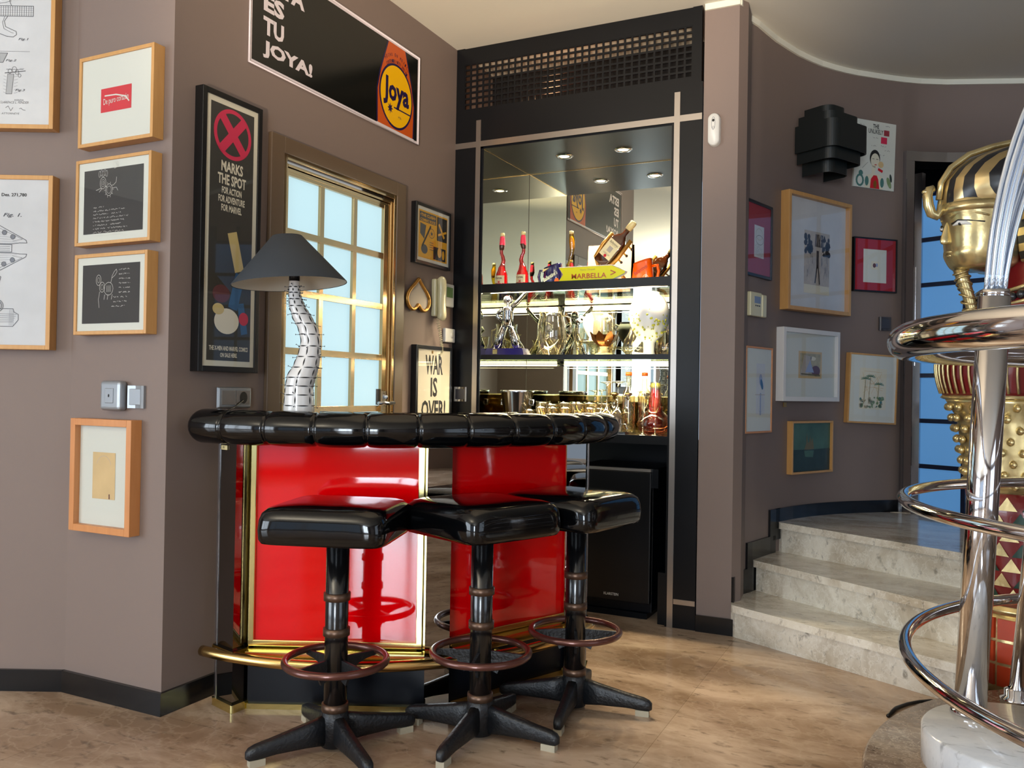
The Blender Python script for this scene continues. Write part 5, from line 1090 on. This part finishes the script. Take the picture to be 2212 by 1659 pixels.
def jug(label, loc, rz, k, handle_side, orange=False, grp='ceramic jugs on the top shelf'):
    t = thing('ceramic_jug', label, 'jug', loc, rz, grp)
    m_ = MB(); S_ = []
    for z, h_ in ((0, .055), (.006, .058), (.06, .054), (.10, .050), (.112, .052)):
        S_.append([(x*(1), y_, z+(max(0, z-.02)*.17*(x/.055))) for x, y_, _ in superell(h_, h_*.78, 3.2, 36, 0)])
    m_.loft(S_, k); b_ = m_.build('body', t, bevel=0)
    m_ = MB(); hs_ = handle_side; m_.tube([(hs_*.050, 0, .085), (hs_*.082, 0, .088), (hs_*.090, 0, .055), (hs_*.082, 0, .018), (hs_*.052, 0, .014)], .0085, k, seg=10); m_.build('handle', t)
    m_ = MB(); 
    if orange: m_.text('Ballantines', 'statue_red', 1, (.0, .060), w=.085, h=.022, y=-.0465, rot=.55, shear=.3); m_.oval((.03, .018), .014, .014, .002, 'paper_white', -.0468, 18); m_.text('B', 'paper_white', 1, (.03, .018), h=.018, y=-.0468, shear=.3)
    else: m_.text("Ballantine's", 'paper_white', 1, (.0, .050), w=.098, h=.026, y=-.0465, rot=.50, bold=.02, shear=.3); m_.poly([(-.045, .09), (-.005, .098), (-.045, .072)], 'cap_cream', -.0462); m_.disc((.042, .018), .014, .02, 'enamel_orange', -.0468)
    m_.build('lettering', t); return t
jug('navy blue ceramic jug with slanting white lettering beside the yellow sign', (.550, .19, Z1), 0, 'navy_ceramic', -1)
jug('orange ceramic jug with slanting lettering at the right of the top shelf', (1.085, .19, Z1), 0, 'orange_ceramic', 1, True)
ms = thing('arrow_sign', 'bright yellow arrow sign reading MARBELLA on the top shelf', 'sign', (.822, .085, Z1))
mb = MB(); P = [(-.198, .004), (-.172, .045), (-.198, .088), (.125, .088), (.205, .048), (.200, .036), (.130, .004)]
def slab(mb, P, y0, y1, k): mb.add([(x, y0, z) for x, z in P]+[(x, y1, z) for x, z in P], [tuple(range(len(P))), tuple(range(2*len(P)-1, len(P)-1, -1))]+[(i, len(P)+i, len(P)+(i+1) % len(P), (i+1) % len(P)) for i in range(len(P))], k)
slab(mb, P, 0, .02, 'sign_grey'); mb.build('plate_rim', ms, bevel=.004)
mb = MB(); mb.poly([(x*.965, .046+(z-.046)*.88) for x, z in P], 'sign_yellow', -.001); mb.build('yellow_face', ms)
mb = MB(); mb.text('MARBELLA', 'enamel_orange', 1, (-.012, .032), w=.205, h=.028, bold=.02, y=-.002); mb.text('Veuve Clicquot', 'olive_print', 1, (-.02, .066), w=.09, h=.012, y=-.002); mb.line([(.115, .056), (.142, .044), (.115, .032)], .006, 'enamel_orange', -.002); mb.build('lettering', ms)
sm = MB(); sm.box((-.140, -.002, 0), (.140, .001, .295), 'sheet')
for i in range(9): sm.scrawl(-.10, .26-.026*i-(.02 if i > 2 else 0), .20*(.5+.5*((i*7) % 5)/4), .008, .0012, 'sepia', -.003, 80+i)
o = sm.build('music_sheet', loc=(.742, .595, Z1)); o.rotation_euler = (-.08, 0, 0); tag(o, 'cream sheet of music standing behind the bottle holder', 'sheet music')
# tilted whisky bottle in its holder
T = Matrix.Translation((-.085, 0, .125)) @ rotm(ry=.72) @ Matrix.Scale(1.14, 4)
hb = thing('bottle_holder', 'golden instrument-shaped bottle holder on the top shelf', 'bottle holder', (.925, .21, Z1))
mb = MB(); mb.tube([T @ Vector(p) for p in ((.048, .0, .17), (.052, 0, .06), (.045, 0, .0), (.0, 0, -.028), (-.045, 0, 0), (-.055, 0, .07), (-.052, 0, .14))], .012, 'holder_gold', seg=12)
mb.tube([T @ Vector((0, 0, -.03)), T @ Vector((.05, 0, -.01)), (.03, 0, .05), (.06, 0, .004)], .011, 'holder_gold', seg=10); mb.lathe([(0, 0), (.06, 0), (.06, .008), (0, .01)], 'holder_gold', 28, T=Matrix.Translation((.05, 0, 0))); hf = mb.build('cradle', hb)
mb = MB()
for i in range(4): mb.tube([T @ Vector((.056, 0, .02+i*.04)), T @ Vector((.078, 0, .02+i*.04))], .005, 'holder_gold', seg=8); mb.sph(T @ Vector((.080, 0, .02+i*.04)), .008, 'sepia_dark', 10, 8)
mb.build('tuning_pegs', hb)
wb = thing('whisky_bottle', 'square whisky bottle with cream label tilted in the golden holder', 'bottle', (.925, .21, Z1))
mb = MB(); mb.loft([[(x, y_, z) for x, y_, _ in superell(w_, w_*.62, e_, 32, 0)] for z, w_, e_ in ((-.012, .034, 5), (-.008, .040, 6), (.10, .041, 6), (.135, .038, 5), (.158, .022, 3), (.170, .0135, 2), (.205, .0130, 2))], 'whisky', T=T); mb.build('glass_body', wb)
mb = MB(); mb.lathe([(0, .200), (.0165, .200), (.017, .243), (.014, .248), (0, .248)], 'cap_cream', 20, T=T); mb.build('cap', wb)
mb = MB(); mb.rect(-.034, .028, .034, .122, 'label_cream', -.0262); mb.text('Ballantines', 'sepia_dark', 1, (0, .108), w=.052, h=.012, y=-.0268, shear=.3); mb.rect(-.012, .06, .012, .088, 'sepia', -.0268); mb.disc((.0, .036), .008, .008, 'red_print', -.0268, 14)
for i in range(3): mb.scrawl(-.02, .098-i*.004-.045*(i > 0), .04, .002, .0008, 'sepia_dark', -.0268, 90+i)
mb.v = [T @ v for v in mb.v]; mb.build('label', wb)
# disco dancer figurine
fg = thing('dancer_figurine', 'mirror mosaic disco dancer figurine with one arm raised on a navy base', 'figurine', (.300, .115, Z2))
fg.scale = (1.14, 1.14, 1.14)
mb = MB(); mb.add([(-.115, -.045, 0), (.115, -.045, 0), (.115, .045, 0), (-.115, .045, 0), (-.10, -.035, .035), (.10, -.035, .035), (.10, .035, .035), (-.10, .035, .035)], [(0, 3, 2, 1), (4, 5, 6, 7), (0, 1, 5, 4), (1, 2, 6, 5), (2, 3, 7, 6), (3, 0, 4, 7)], 'navy_ceramic'); mb.box((-.06, -.0445, .006), (-.035, -.038, .03), 'brass'); mb.build('base', fg)
def limb(P, r0, r1): return (P, r0, r1)
mb = MB()
for P, r0, r1 in (([(-.058, 0, .036), (-.040, 0, .09), (-.014, 0, .165)], .026, .017), ([(.058, 0, .036), (.040, 0, .09), (.014, 0, .165)], .026, .017), ([(0, 0, .15), (.0, 0, .19), (0, 0, .225), (0, 0, .245)], .028, .032), ([(-.018, 0, .240), (-.052, 0, .222), (-.060, 0, .200), (-.030, 0, .172)], .012, .010), ([(.016, 0, .240), (.055, 0, .272), (.098, 0, .315), (.112, 0, .335)], .013, .011), ([(0, 0, .243), (0, 0, .262)], .008, .008)):
    pp = [Vector(p) for p in P]; mb.tube(pp, lambda t, a=r0, b_=r1: a+(b_-a)*t, 'mosaic', seg=14)
mb.build('mosaic_body', fg); mb = MB(); mb.sph((0, 0, .285), .026, 'chrome'); mb.build('head', fg)
# glassware -----------------------------------------------------------
def lath(name, label, cat, loc, prof, k='glass', seg=32, grp=None, sc=1, extra=None, part='bowl'):
    t = thing(name, label, cat, loc, 0, grp); m_ = MB(); m_.lathe([(r*sc, z*sc) for r, z in prof], k, seg); m_.build(part, t)
    if extra: extra(t)
    return t
DEC = [(0, .002), (.052, .002), (.060, .012), (.060, .03), (.040, .07), (.018, .10), (.016, .125), (.026, .142)]
lath('glass_carafe', 'clear glass carafe left of the disco figurine on the middle shelf', 'carafe', (.245, .36, Z2), DEC, 'glass_warm')
lath('glass_carafe', 'clear glass carafe right of the disco figurine', 'carafe', (.42, .42, Z2), DEC, 'glass_warm', sc=1.1)
def jhandle(t): m_ = MB(); m_.tube([(.070, 0, .235), (.115, 0, .22), (.12, 0, .14), (.085, 0, .07)], .006, 'glass_warm', seg=10); m_.build('handle', t)
lath('glass_pitcher', 'large clear glass pitcher right of the disco figurine on the middle shelf', 'pitcher', (.535, .22, Z2), [(0, .002), (.05, .002), (.052, .012), (.078, .06), (.086, .11), (.082, .18), (.070, .225), (.076, .265)], 'glass_warm', extra=jhandle)
lath('fluted_vase', 'small fluted clear glass vase behind the pitcher', 'vase', (.655, .34, Z2), [(0, .002), (.03, .002), (.012, .02), (.018, .06), (.035, .12), (.04, .17)], 'glass_warm')
lath('cake_stand', 'clear glass footed stand beneath the white urn', 'cake stand', (.755, .33, Z2), [(0, .002), (.05, .002), (.02, .015), (.014, .05), (.05, .075), (.10, .082), (.10, .09), (0, .088)], 'glass_warm')
def urnx(t):
    for s_ in (-1, 1): m_ = MB(); m_.tube([(s_*.055, 0, .13), (s_*.085, 0, .145), (s_*.095, 0, .125), (s_*.078, 0, .112)], .009, 'milk_glass', seg=10); m_.build('handle', t)
lath('white_urn', 'white urn vase with scrolled handles on the glass stand', 'urn', (.755, .33, Z2+.091), [(0, 0), (.03, 0), (.032, .012), (.028, .02), (.05, .05), (.066, .09), (.068, .12), (.058, .14), (.05, .15), (.052, .158)], 'milk_glass', extra=urnx)
def lotus(t):
    m_ = MB()
    for i in range(8):
        a = i*PI/4; T_ = rotm(a); P = []
        m_.add([(.030, -.012, .052), (.030, .012, .052), (.062, -.026, .085), (.062, .026, .085), (.072, -.018, .112), (.072, .018, .112), (.088, 0, .132)], [(0, 2, 3, 1), (2, 4, 5, 3), (4, 6, 5)], 'lotus_bronze', True, T=T_)
    m_.lathe([(.028, .048), (.060, .085), (.066, .112)], 'lotus_bronze', 24); m_.build('lotus_cup', t)
    m_ = MB(); m_.lathe([(0, 0), (.050, .0), (.050, .008), (.022, .018), (.026, .03), (.018, .04), (.028, .05)], 'cap_cream', 28); m_.build('foot', t)
lath('hurricane_lamp', 'clear glass hurricane candle holder in a bronze lotus cup', 'candle holder', (.885, .14, Z2), [(.03, .055), (.058, .08), (.062, .14), (.060, .20), (.074, .25), (.086, .262)], 'glass_warm', extra=lotus, part='glass_shade')
RB = [(0, .002), (.045, .002), (.062, .02), (.066, .05), (.056, .09), (.034, .13), (.028, .150)]
def ribbed(label, loc, k='glass_warm'):
    t = thing('ribbed_carafe', label, 'carafe', loc, 0, 'ribbed carafes on the middle shelf'); m_ = MB(); S_ = []
    for r, z in RB: S_.append([((r*(1+.05*math.cos(14*2*PI*j/84)))*math.cos(2*PI*j/84), (r*(1+.05*math.cos(14*2*PI*j/84)))*math.sin(2*PI*j/84), z) for j in range(84)])
    m_.loft(S_, k, caps=False); m_.build('body', t); return t
ribbed('ribbed clear glass carafe left of the big floral globe', (1.045, .20, Z2)); ribbed('ribbed clear glass carafe at the right end of the middle shelf', (1.20, .30, Z2))
def flor(t):
    m_ = MB(); rd = random.Random(3)
    for i in range(70):
        a = rd.uniform(-2.8, 0); z = .15+rd.gauss(0, .035); rr = .107*math.sqrt(max(.05, 1-((z-.215)/.16)**2)); m_.sph((rr*math.cos(a), rr*math.sin(a), z), rd.uniform(.003, .007), 'floral', 8, 5)
    m_.build('floral_band', t)
lath('floral_globe_vase', 'large white globe vase with yellow floral band on the middle shelf', 'vase', (1.135, .16, Z2), [(0, 0), (.036, 0), (.03, .02), (.032, .07), (.075, .11), (.104, .17), (.110, .22), (.100, .275), (.075, .315), (.055, .33), (.055, .342), (.04, .345)], 'milk_glass', extra=flor)
# bottom level
def bh(t):
    for s_ in (-1, 1): m_ = MB(); m_.tube([(s_*.08, 0, .17), (s_*.105, 0, .17), (s_*.105, 0, .14), (s_*.078, 0, .14)], .005, 'steel', seg=8); m_.build('handle', t)
lath('ice_bucket', 'polished steel ice bucket at the left of the niche worktop', 'ice bucket', (.330, .20, Z0), [(0, .0), (.058, 0), (.062, .01), (.086, .19), (.090, .2), (.086, .203), (.083, .19), (.06, .012), (0, .01)], 'steel', extra=bh, sc=1.12)
TUM = [(0, .002), (.022, .002), (.024, .01), (.030, .11), (.031, .118), (.029, .11), (.021, .014), (0, .014)]
k_ = 0; tproto = None; rd = random.Random(8)
LBL = ['in front of the ice bucket', 'just right of the ice bucket']
spots = [(.44+.075*(i % 6)+.03*(i//6 % 2), .14+.10*(i//6)) for i in range(18)]
for i, (x, y_) in enumerate(spots):
    lab = 'small clear tumbler in the crowd of glasses behind the bar rim'
    if tproto is None: tproto = lath('tumbler', lab, 'glass', (x, y_, Z0), TUM, 'glass_warm', 20, 'tumblers crowded on the niche worktop'); continue
    dup(tproto, lab, (x+rd.uniform(-.01, .01), y_+rd.uniform(-.01, .01), Z0), scale=rd.choice([1.0, 1.15, 1.3, 1.4]))
# stemmed glasses standing upside down
WG = [(.034, .0), (.040, .05), (.036, .085), (.018, .108), (.004, .120), (.0035, .205), (.006, .222), (.036, .232), (.0, .235)]
wp = None
for i, (x, y_, sc, lab) in enumerate(((.815, .20, 1.0, 'upside-down wine glass left of the stoppered decanters'), (.868, .16, 1.02, 'upside-down wine glass between the two stoppered decanters'), (.915, .12, 1.20, 'tall upside-down wine glass in front of the stoppered decanters'), (.982, .11, 1.22, 'large tall upside-down wine glass beside the clear bottles'))):
    if wp is None: wp = lath('wine_glass', lab, 'wine glass', (x, y_, Z0), WG, 'glass_warm', 28, 'upside-down wine glasses on the niche worktop')
    else: dup(wp, lab, (x, y_, Z0), scale=sc)
def stop(t): m_ = MB(); m_.lathe([(0, .185), (.010, .187), (.008, .200), (.026, .212), (.022, .222), (0, .226)], 'brass_dull', 20); m_.build('stopper', t)
DC = [(0, .002), (.040, .002), (.045, .01), (.045, .10), (.038, .118), (.018, .135), (.017, .175), (.020, .185)]
lath('decanter', 'stoppered square decanter left of the clear bottles', 'decanter', (.885, .33, Z0), DC, 'glass_warm', extra=stop, grp='stoppered decanters on the niche worktop'); lath('decanter', 'stoppered square decanter nearest the clear bottles', 'decanter', (.965, .33, Z0), DC, 'glass_warm', extra=stop, grp='stoppered decanters on the niche worktop')
def ocap(t): m_ = MB(); m_.lathe([(0, .318), (.018, .318), (.018, .337), (0, .338)], 'enamel_orange', 20); m_.build('cap', t)
BT = [(0, .002), (.034, .002), (.036, .008), (.036, .20), (.030, .228), (.016, .25), (.014, .30), (.017, .32)]
lath('clear_bottle', 'clear bottle with orange cap, the left of two', 'bottle', (1.005, .22, Z0), BT, 'glass_warm', extra=ocap, grp='clear bottles with orange caps', part='body'); lath('clear_bottle', 'clear bottle with orange cap, the right of two', 'bottle', (1.072, .30, Z0), BT, 'glass_warm', extra=ocap, grp='clear bottles with orange caps', part='body')
def ov(t): m_ = MB(); m_.lathe([(0, .25), (.024, .25), (.034, .262), (.024, .278), (0, .282)], 'floral', 24); m_.build('stopper', t); m_ = MB(); m_.lathe([(0, .006), (.048, .006), (.024, .24), (0, .24)], 'enamel_orange', 24); m_.build('inner_tint', t)
lath('orange_decanter', 'tall conical orange glass decanter with yellow stopper', 'decanter', (1.125, .33, Z0), [(0, .002), (.052, .002), (.054, .01), (.026, .25)], 'glass_orange', extra=ov, part='body')
lath('round_decanter', 'wide round rose tinted glass decanter on the right of the worktop', 'decanter', (1.165, .19, Z0), [(0, .002), (.05, .002), (.085, .02), (.098, .055), (.085, .09), (.055, .115), (.04, .13), (.045, .15)], 'glass_rose')
FL = [(.034, 0), (.030, .004), (.004, .010), (.0035, .12), (.010, .135), (.028, .17), (.033, .22), (.031, .30)]
fp = lath('champagne_flute', 'champagne flute at the front right edge of the worktop, taller one', 'champagne flute', (1.140, .060, Z0), FL, 'glass_warm', 28, 'champagne flutes on the worktop'); dup(fp, 'champagne flute at the front right edge of the worktop, shorter one', (1.205, .065, Z0), scale=.94)
tr = thing('steel_tongs', 'small steel tray with a curved handle beside the round decanter', 'tray', (1.005, .065, Z0)); mb = MB(); mb.box((-.06, -.03, .0), (.045, .03, .012), 'steel'); mb.tube([(.0, 0, .012), (.01, 0, .05), (.035, 0, .055), (.045, 0, .03), (.044, 0, .01)], .0025, 'steel', seg=6); mb.build('tray', tr)
